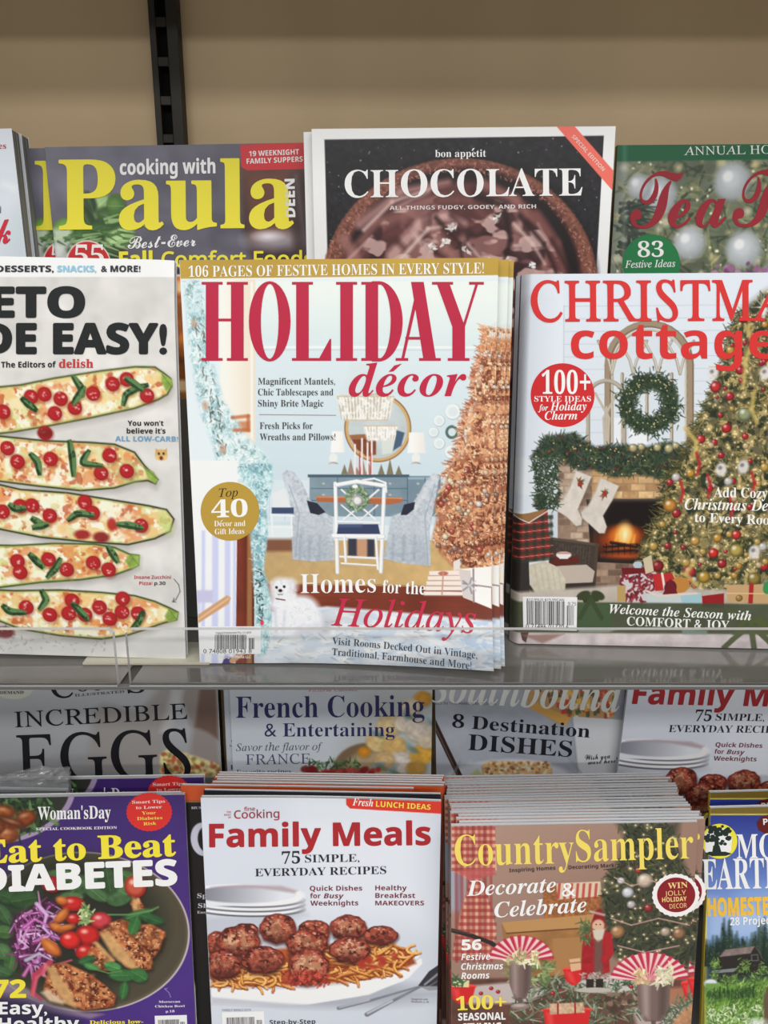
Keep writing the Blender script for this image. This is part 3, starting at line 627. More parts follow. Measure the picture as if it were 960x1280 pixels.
m.text('badge_lettering', [('Top', 'si', 112, 94, 166, 92, 24), ], (50, 42, 30), bd); m.shape('accent_lettering', [(119, 161), (124, 159), (118, 165), (115, 165)], (248, 246, 238), .3, bd); m.text('badge_lettering', [('40', 'sbi', 90, 153, 194, 150, 48), ('Decor and', 'sb', 98, 178, 187, 177, 16, -.006), ('Gift Ideas', 'sb', 100, 201, 184, 199, 16, -.006)], (248, 246, 238), bd)
m.text('headline_lettering', [('Homes', 'sb', 345, 368, 560, 365, 54, -.004), ('for the', 'sb', 578, 366, 700, 371, 36, -.006)], (246, 244, 240)); m.text('headline_lettering', [('Holidays', 'si', 432, 458, 842, 472, 76, .004)], (192, 44, 72))
m.text('cover_lettering', [('Visit Rooms Decked Out in Vintage,', 'sb', 435, 511, 843, 536, 19, -.008), ('Traditional, Farmhouse and More!', 'sb', 435, 541, 826, 563, 19, -.008)], (52, 66, 82))
m.barcode([(60, 462), (232, 462), (232, 540), (60, 540)], '0 74808 01943 8', 4, (.24, .9, .3, .82)); m.text('imprint_lettering', [('Engaged Media LLC', 'b', 116, 551, 204, 552, 8)], (236, 232, 232)); m.text('imprint_lettering', [('Engaged Entertainment Plus / U.S. $9.99', 'n', 104, 483, 205, 482, 6)], (90, 90, 96), lift=.45)
twin(m, 6, 5.5, -.2, 'second copy of the dining room magazine, its edge fanned out just behind the front copy', 'fanned dining room copies', True, (0, .35, 0))
twin(m, 9.5, 10, -.2, 'third copy of the dining room magazine, the one fanned out farthest behind', 'fanned dining room copies', True, (0, .5, 0))

# --- the fireplace magazine
m = Mag('magazine', 'magazine with red title, evergreen wreath on an arched window and a lit fireplace', (204.5, 547.3, DECK_Z+1.5, 3.05, -3.3, .2), 213, 276, 4.2, GU, (220, 228, 234), 2.0, lambda u, v: -9*np.clip((7-u)/7, 0, 1)**2, spine=(60, 58, 56), seed=12)
xmas = m; C = (630, 330, 2.909); D = (630, 580, 2.909)
a = m.fr(*C)
a.g([(0, 0), (1300, 0), (1300, 900), (0, 900)], (222, 230, 240), (214, 222, 230), (0, 0), (0, 800)); a.g([(0, 0), (215, 0), (215, 900), (0, 900)], (206, 214, 226), (224, 231, 240), (30, 0), (215, 0))
for i in range(14): y = 148+i*46; a.l([(218, y+6), (900, y)], 2.5, (186, 198, 210), .8)
a.l([(218, 150), (216, 700)], 3, (190, 200, 210))
wd1, wd2 = (158, 138, 114), (132, 114, 94)
def arch(cx, yb, yt, hw, w, col):
    pts = [(cx-hw, yb), (cx-hw, yt+hw)]+[(cx-hw*math.cos(math.radians(t)), yt+hw-hw*math.sin(math.radians(t))) for t in range(10, 180, 10)]+[(cx+hw, yt+hw), (cx+hw, yb)]
    a.l(pts, w, [c*.75 for c in col]); a.l([(x-2, y-2) for x, y in pts], w*.7, col)
a.p([(375, 680), (375, 340), (420, 250), (530, 212), (630, 250), (680, 340), (680, 640)], (214, 222, 230))
arch(528, 660, 218, 150, 24, wd1); arch(528, 650, 240, 134, 8, (206, 196, 180))
for x in (430, 520, 610): a.l([(x, 640), (x, 400)], 11, wd2); a.l([(x-2, 640), (x-2, 400)], 6, (198, 186, 168))
for x in (392, 470, 560, 640): 
    for s in (-1, 1): a.l([(x, 400), (x+s*12, 350), (x+s*50, 280)], 10, (158, 148, 134)); a.l([(x, 398), (x+s*11, 350), (x+s*48, 282)], 4, (216, 210, 200))
arch(372, 660, 425, 66, 14, (182, 172, 156))
for s in (-1, 1): a.l([(372+s*5, 660), (372+s*10, 560), (372-s*40, 470)], 9, (190, 180, 164))
a.l([(372, 520), (372, 660)], 8, (190, 180, 164)); a.r(455, 600, 520, 655, (232, 236, 242)); a.r(400, 560, 425, 655, (230, 234, 240))
gr = [(38, 56, 40), (52, 70, 48), (30, 42, 34), (72, 88, 60), (46, 60, 46)]
pts = []
for i in range(1300):
    t = a.rng.uniform(0, 2*math.pi); r = a.rng.gauss(82, 17); pts.append((528+r*1.02*math.cos(t), 508+r*math.sin(t)*1.02))
a.e(528, 508, 104, 104, (40, 54, 40), 1, 6, ring=50); a.fol(None, 1300, gr, 18, 5, pts=pts); a.dots([(420, 420), (640, 420), (640, 600), (420, 600)], 0, gr, 1, 2)
for i in range(60): t = a.rng.uniform(0, 6.28); r = a.rng.gauss(82, 14); a.e(528+r*math.cos(t), 508+r*math.sin(t), 2.2, 2.2, (236, 220, 160), .9)
# hearth of pale brick
a = m.fr(*D)
a.r(195, -60, 620, 470, (150, 122, 98)); 
def bricks(x0, y0, x1, y1, bw, bh, cols):
    j = 0; y = y0
    while y < y1:
        x = x0-(bw/2 if j % 2 else 0)
        while x < x1:
            a.p([(max(x0, x+1.5), y+1.5), (min(x1, x+bw-1.5), y+1.5), (min(x1, x+bw-1.5), min(y1, y+bh-1.5)), (max(x0, x+1.5), min(y1, y+bh-1.5))], a.rng.choice(cols), 1, 2, (.12, 6, a.rng.randint(1, 40))) if x+bw-4 > x0 and x < x1-4 else 0
            x += bw
        y += bh; j += 1
bricks(195, -40, 320, 290, 46, 24, [(172, 150, 132), (150, 126, 108), (190, 170, 150), (128, 104, 88)]); bricks(320, -10, 620, 135, 56, 27, [(206, 168, 120), (188, 148, 102), (222, 186, 136), (170, 132, 92)])
bricks(300, 360, 560, 470, 52, 24, [(146, 122, 104), (126, 104, 90), (164, 140, 120), (110, 88, 76)])
a.p([(300, 128), (590, 128), (590, 368), (318, 356)], (34, 28, 26)); a.p([(352, 142), (580, 142), (580, 350), (358, 344)], (24, 16, 14)); a.l([(302, 132), (588, 130)], 8, (66, 58, 52)); a.l([(330, 132), (334, 350)], 14, (50, 40, 34))
for x, y, rx, ry, c, al in ((430, 285, 100, 60, (120, 44, 14), .75), (432, 270, 66, 44, (200, 84, 24), .75), (436, 262, 40, 34, (246, 150, 50), .85), (438, 250, 20, 30, (255, 214, 120), .95), (440, 258, 11, 18, (255, 244, 200), 1)): a.e(x, y, rx, ry, c, al, 14)
for x in (405, 425, 450, 470): a.l([(x, 285), (x+6, 240+abs(x-435)*.5)], 9, (252, 190, 90), .8, 4, 2)
for pts in ([(365, 300), (520, 292)], [(370, 318), (515, 310)], [(390, 285), (480, 300)]): a.l(pts, 12, (40, 24, 18)); a.l([(x, y-4) for x, y in pts], 3, (180, 90, 40), .7)
for x in range(372, 520, 22): a.l([(x, 290), (x, 335)], 3, (20, 14, 12))
a.e(440, 335, 70, 8, (220, 100, 40), .7, 6)
# mantel garland
gl2 = [(90, 720-727), (150, -100), (260, -112), (330, -60), (420, -70), (520, -62), (600, -80), (660, -60), (650, 40), (560, 50), (480, 36), (400, 48), (330, 20), (270, 20), (200, -20), (186, 40), (200, 110), (190, 170), (150, 180), (110, 150), (120, 90), (98, 60), (125, 20)]
a.p(gl2, (36, 48, 38), .95, 8, (.2, 10, 3)); a.fol(gl2, 1500, gr+[(60, 74, 70), (84, 96, 64)], 22, 5); a.fol(gl2, 60, [(110, 40, 40), (140, 90, 60)], 9, 6); 
for i in range(46): x, y = a.inside(gl2, 1)[0]; a.e(x, y, 2.4, 2.4, (236, 214, 150), .9)
for x, y, r in ((470, -58, 15), (500, -62, 13), (558, -60, 14), (600, -56, 16), (625, -66, 13)): a.ball(x, y, r, (190, 178, 130), .7)
# stockings
for poly in ([(262, 24), (318, 46), (296, 100), (268, 165), (284, 200), (280, 222), (262, 226), (228, 192), (196, 172), (190, 152), (214, 132), (240, 88)], [(352, 50), (418, 80), (394, 132), (360, 188), (374, 228), (366, 252), (346, 252), (312, 220), (284, 196), (280, 176), (306, 152), (332, 104)]):
    a.p([(x+6, y+6) for x, y in poly], (60, 48, 40), .4, 8); a.p(poly, (212, 204, 194), 1, 2, (.06, 8, 4)); a.l([poly[0], poly[10], poly[9]], 5, (188, 178, 168), .6, 4)
for x, y in ((276, 70), (366, 108)): a.fol(None, 26, [(70, 84, 56), (150, 40, 40), (120, 90, 50)], 14, 5, pts=[(x+(i % 5)*3-6, y+(i % 7)*3-9) for i in range(26)]); a.e(x, y, 6, 6, (180, 36, 40))
# wicker chair, plaid pillow, throw
a.r(-10, -20, 195, 110, (220, 226, 232), 1, 4); a.r(150, 90, 195, 270, (206, 212, 220)); 
a.fol([(105, -20), (195, -30), (196, 165), (115, 165)], 420, gr, 20, 5)
a.p([(170, 268), (342, 292), (330, 400), (330, 462), (312, 455), (180, 350)], (66, 56, 50)); a.p([(182, 284), (318, 302), (305, 395), (200, 360)], (74, 64, 56), 1, 1, (.25, 3, 8))
for i in range(12): a.l([(186+i*11, 286+i*1.4), (190+i*10, 372)], 1.5, (40, 34, 32), .8)
a.l([(170, 270), (342, 294)], 9, (88, 76, 66)); a.l([(338, 294), (326, 462)], 12, (76, 62, 50))
a.p([(-20, 320), (90, 340), (95, 480), (60, 470), (-20, 460)], (52, 46, 44)); a.p([(165, 372), (300, 366), (330, 390), (322, 430), (240, 446), (190, 440)], (190, 176, 164)); a.p([(90, 440), (330, 430), (326, 470), (100, 480)], (54, 46, 42))
a.p([(165, 340), (272, 335), (275, 360), (190, 372), (162, 360)], (92, 36, 30)); a.e(217, 331, 27, 13, (226, 222, 222)); a.e(217, 325, 24, 6, (200, 150, 140)); a.p([(192, 328), (242, 328), (232, 345), (202, 345)], (230, 228, 230))
pl = [(34, 196), (92, 186), (158, 168), (164, 250), (184, 336), (110, 352), (34, 350)]
a.p(pl, (148, 40, 36), 1, 2)
for i in range(6): y = 200+i*30; a.p([(34, y), (178, y-16), (180, y-2), (34, y+14)], (44, 62, 48), .75, 2)
for i in range(5): x = 44+i*30; a.p([(x, 190), (x+12, 188), (x+16, 352), (x+4, 352)], (40, 44, 40), .55, 2)
for i in range(5): a.l([(34, 222+i*30), (178, 206+i*30)], 1.6, (226, 214, 190), .8)
a.p([(34, 186), (92, 178), (158, 162), (110, 204), (90, 212)], (150, 110, 70)); a.l([(34, 190), (90, 214), (160, 170)], 4, (226, 216, 204))
a.p([(92, 366), (150, 352), (200, 380), (224, 420), (222, 472), (120, 478), (95, 440)], (206, 198, 178), 1, 2, (.08, 7, 6))
for i in range(5): a.l([(110+i*22, 366+i*5), (130+i*20, 470)], 3, (178, 168, 148), .6, 3)
# tree
tg = [(86, 80, 46), (60, 62, 38), (120, 108, 64), (150, 134, 84), (46, 50, 34), (104, 92, 52), (176, 156, 104)]
a.r(590, -60, 1300, 520, (150, 150, 140), 0)
T1 = [(945, -620), (985, -640), (1180, -300), (1250, 0), (1300, 420), (960, 440), (740, 490), (600, 420), (520, 350), (512, 290), (590, 150), (590, 60), (640, 0), (690, -100), (720, -160), (760, -250), (800, -350), (830, -480), (870, -560)]
a.p(T1, (88, 82, 52), .9, 22, None, 6); a.mott(T1, (44, 52, 34), .5, 20, 3, .85, .12, 10, 4); a.mott(T1, (150, 134, 86), .56, 10, 4, .8, .1, 8, 4); a.mott(T1, (206, 184, 124), .63, 6, 5, .8, .08, 6, 6); a.fol(T1, 3000, tg, 20, 4.2); a.mott(T1, (34, 40, 28), .66, 9, 7, .8, .06, 6, 6)
for q_ in range(len(T1)-11, len(T1)): (xa, ya), (xb, yb) = T1[q_-1], T1[q_]; a.fol(None, 60, tg[:5]+[(56, 66, 44)], 30, 5.5, 190, 45, .9, pts=[(xa+(xb-xa)*i/60+a.rng.gauss(4, 9), ya+(yb-ya)*i/60) for i in range(60)])
for x, y in a.inside(T1, 420): a.e(x, y, 7, 7, (240, 206, 130), .45, 7); a.e(x, y, 2.7, 2.7, (255, 244, 206), .95, 2)
for x, y in a.inside(T1, 150): a.ball(x, y, a.rng.choice((7, 9, 12, 16)), a.rng.choice(((186, 44, 46), (196, 160, 80), (206, 200, 192), (172, 36, 44), (206, 180, 130), (180, 40, 50), (200, 150, 60))), .7)
for x, y, r, c in ((845, 258, 17, (206, 56, 48)), (695, 280, 17, (206, 160, 80)), (675, 392, 22, (190, 60, 60)), (910, 418, 24, (150, 130, 60)), (728, 412, 22, (190, 150, 60)), (845, 315, 24, (186, 166, 84)), (762, 325, 18, (214, 50, 40)), (560, 372, 20, (150, 36, 40)), (605, 152, 24, (204, 140, 60)), (876, -180, 26, (150, 160, 120)), (770, -280, 20, (196, 50, 50)), (810, -130, 18, (186, 40, 40))): a.ball(x, y, r, c, .8)
for pts in ([(880, -500), (905, -440), (880, -380), (870, -280)], [(910, -260), (900, -200), (920, -150)], [(660, -130), (700, -80), (690, -20)], [(690, 360), (660, 400), (700, 440)]): a.l(pts, 16, (206, 182, 104), .75, 4)
for x, y in ((910, 320), (790, 20), (870, 10), (950, -330), (760, -330)): a.e(x, y, 20, 26, (224, 218, 214), .9, 4); a.e(x-4, y-6, 7, 7, (90, 84, 100), .7, 3)
for x, y in ((700, -40), (740, 40), (640, 60), (900, 30), (820, 120)): a.l([(x, y), (x+12, y+40), (x+2, y+78)], 10, (176, 34, 40), .85, 3)
a.e(945, -560, 12, 30, (236, 232, 226), .9, 4)
for i in range(8): t = i*45; a.l([(945, -570), (945+44*math.cos(math.radians(t)), -570+44*math.sin(math.radians(t)))], 4, (214, 220, 226), .9, 2, 1)
# parcels and rug
a.p([(0, 470), (420, 440), (1300, 480), (1300, 760), (0, 760)], (190, 180, 168), 1, 6, (.1, 20, 5))
a.p([(427, 378), (540, 376), (545, 400), (430, 405)], (110, 24, 30)); a.p([(422, 405), (560, 392), (566, 500), (440, 505)], (206, 196, 200), 1, 1); a.fol([(422, 405), (560, 392), (566, 500), (440, 505)], 80, [(140, 40, 50), (110, 30, 40)], 16, 10)
a.p([(412, 445), (442, 440), (442, 500), (412, 500)], (186, 156, 96)); a.p([(520, 470), (716, 468), (720, 560), (520, 560)], (196, 206, 206)); a.p([(640, 476), (716, 470), (718, 512), (650, 512)], (160, 196, 206))
a.p([(540, 400), (610, 396), (640, 455), (550, 462)], (186, 44, 44)); a.l([(575, 398), (585, 460)], 8, (236, 220, 210)); a.e(640, 440, 34, 30, (190, 130, 60)); a.ball(560, 372, 20, (150, 36, 40)); a.p([(505, 345), (535, 330), (545, 390), (515, 400)], (206, 190, 160))
a.e(605, 450, 22, 28, (90, 26, 40)); a.p([(575, 478), (605, 415), (635, 478)], (110, 24, 36)); a.l([(520, 462), (560, 480), (700, 470)], 8, (222, 206, 190)); a.p([(720, 480), (800, 470), (800, 525), (722, 520)], (150, 30, 34))
a.p([(810, 440), (1300, 430), (1300, 520), (812, 505)], (196, 160, 116)); a.l([(900, 440), (896, 510)], 16, (170, 40, 40)); a.l([(812, 470), (1300, 476)], 4, (226, 190, 140)); a.ball(855, 488, 12, (170, 130, 60)); a.e(958, 450, 16, 24, (60, 140, 80)); a.p([(856, 506), (1000, 512), (990, 560), (850, 556)], (206, 214, 210))
a.e(486, 366, 16, 12, (206, 206, 214)); a.r(474, 356, 500, 378, (176, 196, 206))
a.g([(0, 500), (1300, 512), (1300, 622), (0, 612)], (66, 74, 52), (74, 78, 60), (0, 500), (0, 620), .93, 3, (.1, 30, 9))
a.p([(268, 505), (390, 510), (398, 596), (270, 600)], (70, 92, 62), .9, 3); a.p([(275, 470), (340, 480), (345, 500), (290, 505)], (54, 62, 36)); 
for s in (-1, 1): a.e(315+s*26, 478, 26, 16, (58, 66, 40), 1, 2, s*25); a.l([(315, 490), (315+s*40, 560)], 16, (62, 76, 48))
a.p([(270, 598), (420, 600), (380, 612), (272, 612)], (160, 170, 160), .8, 3); a.p([(645, 600), (740, 606), (735, 634), (650, 630)], (130, 150, 140), .8, 3)
for pts in ([(880, 560), (840, 620), (800, 670)], [(890, 570), (930, 560), (960, 590)], [(900, 580), (905, 690)], [(920, 570), (980, 640)], [(860, 560), (820, 540)]): a.l(pts, 18, (82, 92, 56), 1, 2)
a.p([(-60, -80), (28, -80), (18, 800), (-60, 800)], (150, 150, 150), .75, 10); a.p([(0, 614), (1300, 626), (1300, 800), (0, 800)], (212, 200, 202), 1, 3, (.12, 14, 21)); a.p([(60, 612), (90, 612), (80, 650), (66, 640)], (84, 56, 48)); a.p([(64, 622), (220, 618), (140, 652)], (150, 112, 100), .8, 4)  # first strip: shade of the rounded spine fold painted into the cover colour
for pts in ([(880, 600), (830, 640), (800, 668)], [(900, 600), (912, 690)], [(915, 600), (975, 655)]): a.l(pts, 20, (86, 92, 60), 1, 2)
m.finish()
m.fr(*C)
m.text('title_lettering', [('CHRISTMAS', 's', 97, 208, 1125, 203, 144, .012)], (214, 50, 48))
m.text('subtitle_lettering', [('cottage', 'b', 243, 345, 990, 345, 134, -.004)], (214, 50, 48))
bd = m.disc('badge', 213, 477, 116, (206, 42, 46), label='round red seal')
m.text('badge_lettering', [('100+', 'sb', 137, 472, 314, 472, 82), ('STYLE IDEAS', 'sb', 110, 500, 316, 500, 20, -.012), ('for', 'sbi', 124, 533, 160, 533, 22), ('Holiday', 'sbi', 168, 533, 300, 531, 30), ('Charm', 'sbi', 148, 566, 266, 565, 30)], (250, 244, 240), bd)
m.fr(*D)
m.text('headline_lettering', [('Add Cozy', 'sb', 762, 120, 958, 124, 36), ('Christmas Details', 'sbi', 656, 165, 1052, 172, 40), ('to Every Room', 'sb', 692, 210, 1004, 222, 34)], (244, 240, 234))
m.text('headline_lettering', [('Welcome the Season with', 'sbi', 382, 542, 898, 568, 33), ('COMFORT & JOY', 'sb', 446, 586, 818, 602, 32)], (240, 240, 236))
m.barcode([(68, 482), (266, 484), (264, 606), (70, 602)], '0 71486 01770 6', 9, (.07, .94, .13, .84)); m.text('imprint_lettering', [('CHRISTMAS COTTAGE 2019', 'n', 68, 477, 265, 479, 9)], (206, 206, 200)); m.text('imprint_lettering', [('$12.99US $15.99CAN', 'n', 82, 497, 218, 498, 9), ('9.75', 'n', 232, 513, 262, 514, 12)], (80, 80, 84), lift=.45)
twin(m, -1.5, 13.6, 0, 'second copy of the fireplace magazine, only its dark spine edge showing behind the front copy', None, True)

# --- the zucchini magazine
m = Mag('magazine', 'magazine with five zucchini pizzas and the black words about easy keto cooking', (-253.2, 525.4, DECK_Z+4.5, 2.75, -1.05, -1.25), 213, 282.5, 6.5, GU, (222, 223, 224), 2.0, lambda u, v: -3.5*np.clip((u-200)/13, 0, 1)**2*np.clip((40-v)/40, 0, 1)**2, spine=(225, 225, 225), seed=13)
keto = m; J = (0, 320, 2.372)
a = m.fr(*J)
a.p([(-500, -30), (700, -30), (700, 1250), (-500, 1250)], (222, 222, 221), 1, 1, (.07, 60, 3)); a.p([(-500, 60), (700, 60), (700, 1250), (-500, 1250)], (219, 217, 214), 1, 4, (.09, 34, 8)); a.dots([(-400, 70), (540, 70), (540, 1150), (-400, 1150)], 120, [(196, 194, 190), (232, 232, 232), (186, 182, 176)], 3, 14, .25, 8)
a.p([(-500, -30), (516, -30), (530, 62), (-500, 62)], (240, 243, 247), 1, 2); a.p([(514, -30), (600, -30), (620, 1250), (553, 1250)], (238, 240, 243), 1, 2)
def zuke(body, rim, flesh, tipg=None, n=1):
    a.p([(x, y+9) for x, y in body], (120, 112, 104), .5, 14); a.p(body, rim, 1, 2, (.2, 10, 3)); a.p(body, (142, 158, 76), 1, 2, None, 4.5); a.p(body, flesh, 1, 4, (.05, 20, 5+n), 8)
    a.mott(body, (206, 214, 140), .56, 26, 30+n, .5, .12, 4, 7); a.mott(body, (250, 243, 218), .5, 15, 40+n, .9, .1, 4, 9); a.mott(body, (236, 190, 118), .56, 22, 50+n, .65, .16, 4, 8); a.mott(body, (220, 128, 70), .62, 16, 60+n, .65, .14, 4, 8); a.mott(body, (186, 80, 46), .69, 11, 70+n, .7, .1, 3, 8); a.mott(body, (252, 248, 232), .66, 9, 80+n, .85, .06, 3, 12)
    a.dots(body, 40, [(190, 84, 46), (150, 70, 40), (206, 130, 60)], 1.5, 5, .55, 3)
def tom(x, y, r=23):
    a.e(x+2, y+4, r+2, r+2, (120, 40, 24), .5, 6); a.e(x, y, r, r, (142, 22, 26)); a.e(x-1, y-1, r*.9, r*.9, (184, 40, 42), .95, 5); a.e(x+3, y+3, r*.5, r*.5, (168, 30, 34), .8, 6)
    q0 = a.rng.uniform(0, 6.28)
    for i in range(6): a.e(x+a.rng.gauss(r*.2*math.cos(q0), r*.22), y+a.rng.gauss(r*.2*math.sin(q0), r*.2), a.rng.uniform(1.2, 3), a.rng.uniform(1, 2.2), (246, 206, 204), .8, 2)
def basil(pts, w=16):
    q = []
    for (ax, ay), (bx, by) in zip(pts, pts[1:]): q += [(ax+(bx-ax)*i/6, ay+(by-ay)*i/6) for i in range(6)]
    q.append(pts[-1]); n = len(q)
    for k in range(2): q = [q[0]]+[((q[i-1][0]+q[i][0]*2+q[i+1][0])/4, (q[i-1][1]+q[i][1]*2+q[i+1][1])/4) for i in range(1, n-1)]+[q[-1]]
    L = []; R_ = []
    for i in range(n):
        dx, dy = q[min(n-1, i+1)][0]-q[max(0, i-1)][0], q[min(n-1, i+1)][1]-q[max(0, i-1)][1]; d = math.hypot(dx, dy)+1e-6; hw = w*(.28+.34*math.sin(math.pi*(i+.8)/(n+.6)))
        L.append((q[i][0]-dy/d*hw, q[i][1]+dx/d*hw)); R_.append((q[i][0]+dy/d*hw, q[i][1]-dx/d*hw))
    o = L+R_[::-1]; a.p([(x+3, y+5) for x, y in o], (110, 80, 40), .4, 5); a.p(o, (44, 76, 42), 1, 1.5); a.p(R_+q[::-1], (112, 150, 92), .75, 2); a.mott(o, (24, 46, 28), .6, 6, int(pts[0][0]) % 50, .7); a.l(q[2:-2], 1.4, (150, 176, 128), .6)
z = [[(-300, 440), (-100, 395), (60, 380), (160, 360), (300, 338), (400, 326), (460, 327), (485, 344), (508, 362), (512, 386), (498, 412), (470, 428), (400, 454), (280, 480), (150, 505), (40, 524), (-300, 560)],
     [(-300, 530), (0, 532), (140, 546), (260, 550), (340, 556), (400, 580), (430, 620), (450, 640), (470, 662), (462, 678), (438, 668), (400, 672), (340, 690), (240, 698), (120, 685), (0, 670), (-300, 650)],
     [(-300, 660), (0, 676), (60, 690), (200, 700), (340, 722), (440, 738), (495, 750), (518, 780), (506, 818), (460, 840), (380, 858), (260, 850), (120, 836), (0, 812), (-300, 780)],
     [(-300, 850), (40, 856), (160, 850), (280, 852), (340, 862), (385, 882), (414, 886), (412, 918), (390, 930), (340, 948), (240, 962), (120, 970), (0, 985), (-300, 985)],
     [(-300, 975), (40, 990), (180, 988), (300, 995), (400, 1005), (460, 1022), (505, 1042), (530, 1055), (526, 1080), (480, 1092), (430, 1110), (380, 1126), (300, 1138), (180, 1128), (60, 1108), (0, 1085), (-300, 1060)]]
rims = [(70, 78, 40), (44, 50, 32), (34, 40, 28), (60, 84, 36), (60, 66, 36)]
for i in range(5): zuke(z[i], rims[i], ((238, 224, 178), (228, 226, 180), (238, 222, 186), (234, 228, 176), (240, 220, 170))[i], n=i)
for poly in ([(425, 625), (455, 640), (470, 664), (460, 676), (440, 660)], [(385, 884), (414, 888), (412, 918), (388, 928), (370, 905)], [(500, 1045), (530, 1058), (524, 1080), (500, 1088), (488, 1068)], [(480, 350), (510, 366), (510, 390), (492, 400), (478, 375)]): a.p(poly, (140, 168, 78), 1, 3, (.2, 6, 5)); a.l([poly[0], poly[2]], 2, (80, 100, 40), .7)
a.e(490, 790, 18, 34, (196, 214, 130), .8, 8, -20); a.e(380, 640, 40, 34, (190, 206, 130), .55, 14)
for x, y in ((10, 462), (92, 418), (132, 410), (180, 424), (222, 450), (163, 467), (276, 408), (334, 380), (376, 366), (436, 414), (134, 525), (22, 570), (52, 610), (150, 602), (325, 592), (300, 644), (376, 638), (8, 758), (60, 742), (95, 740), (148, 770), (252, 730), (275, 762), (418, 800), (52, 905), (60, 938), (144, 900), (198, 930), (277, 910), (322, 930), (78, 1042), (148, 1064), (214, 1022), (204, 1060), (252, 1064), (295, 1042), (326, 1076), (364, 1016), (362, 1056), (410, 1060), (-60, 430), (-120, 600), (-70, 740), (-150, 900), (-60, 1030)): tom(x, y, 21)
a.e(134, 525, 22, 14, (120, 30, 30), .8, 4); a.e(244, 826, 24, 14, (150, 30, 32), .9, 4); a.e(300, 834, 24, 16, (130, 30, 30), .9, 4); a.e(332, 796, 14, 20, (170, 40, 30), .9, 4); a.e(12, 1116, 30, 18, (100, 24, 26), .9, 4)
for pts in ([(62, 420), (85, 440), (110, 460)], [(215, 355), (240, 390), (245, 420)], [(250, 385), (232, 415), (215, 440)], [(365, 445), (372, 410), (410, 390), (440, 382)], [(370, 360), (400, 380), (425, 400)], [(205, 545), (215, 600), (218, 655)], [(265, 575), (248, 600), (245, 615), (305, 622)], [(88, 585), (112, 610), (118, 650)], [(25, 735), (45, 750), (78, 748)], [(92, 776), (130, 800)], [(95, 806), (145, 795)], [(200, 785), (230, 762), (280, 770)], [(345, 795), (385, 798), (425, 808)], [(85, 882), (130, 925)], [(180, 895), (165, 925), (138, 955)], [(318, 860), (335, 885), (350, 910)], [(5, 1035), (30, 1055), (78, 1058)], [(122, 990), (138, 1020), (115, 1050)], [(212, 1028), (240, 1055), (262, 1080)], [(424, 1052), (412, 1085), (390, 1106)]): basil(pts, 17)
a.fol([(0, 1085), (330, 1135), (330, 1170), (0, 1170)], 80, [(150, 146, 140), (110, 106, 100), (176, 172, 166)], 8, 5, None, 0, .5); a.p([(-300, 1120), (330, 1150), (420, 1135), (550, 1125), (552, 1180), (-300, 1180)], (212, 212, 211), .45, 14)
# small cat face
a.e(478, 590, 18, 17, (214, 176, 110), 1, 2); 
for s in (-1, 1): a.p([(478+s*17, 570), (478+s*6, 577), (478+s*17, 588)], (206, 164, 96)); a.e(478+s*7, 586, 3.4, 4, (60, 40, 30)); a.e(478+s*13, 598, 5, 6, (230, 196, 130))
a.e(478, 599, 5, 6, (120, 50, 40))
a.l([(516, 958), (530, 975), (534, 995), (522, 1018), (512, 1026)], 2, (50, 50, 54)); a.l([(512, 1026), (522, 1026)], 2, (50, 50, 54)); a.l([(512, 1026), (516, 1014)], 2, (50, 50, 54))
m.finish(); m.fr(*J)
bk = (34, 36, 38)
m.text('title_lettering', [('KETO', 'b', -128, 180, 253, 180, 86, .03), ('MADE EASY!', 'b', -262, 288, 496, 288, 86, .03)], bk)
m.text('cover_lettering', [('LUNCHES, DESSERTS,', 'b', -190, 47, 160, 47, 18, .02)], (48, 52, 58)); m.text('cover_lettering', [('& MORE!', 'b', 300, 47, 417, 47, 18, .02)], (48, 52, 58)); m.text('cover_lettering', [('SNACKS,', 'b', 170, 47, 286, 47, 18, .02)], (150, 200, 226))
m.text('cover_lettering', [('From The Editors of', 'b', -62, 331, 166, 330, 17, .005)], bk); m.text('imprint_lettering', [('delish', 'sb', 175, 331, 277, 331, 25, .01)], (198, 58, 62))
m.text('cover_lettering', [("You won't", 'b', 379, 503, 485, 503, 15, .005), ("believe it's", 'b', 376, 526, 491, 526, 15, .005)], bk); m.text('cover_lettering', [('ALL LOW-CARB!', 'b', 342, 549, 528, 550, 15, .005)], (110, 160, 196))
m.text('caption_lettering', [('Insane Zucchini', 'b', 398, 957, 507, 957, 10), ('Pizza!', 'b', 413, 975, 452, 975, 10)], (190, 60, 66)); m.text('caption_lettering', [('p.30', 'b', 458, 975, 491, 975, 10)], bk)

# ------------------------------------------------------------------ second row of the display shelf, standing on the step
GB = 1.12; STEP_Z = 1352.
H2 = (0, 0, 2); I2 = (480, 0, 2)
def clamp_z(p, z): q = list(p); q[2] = max(q[2], z+.5); return tuple(q)
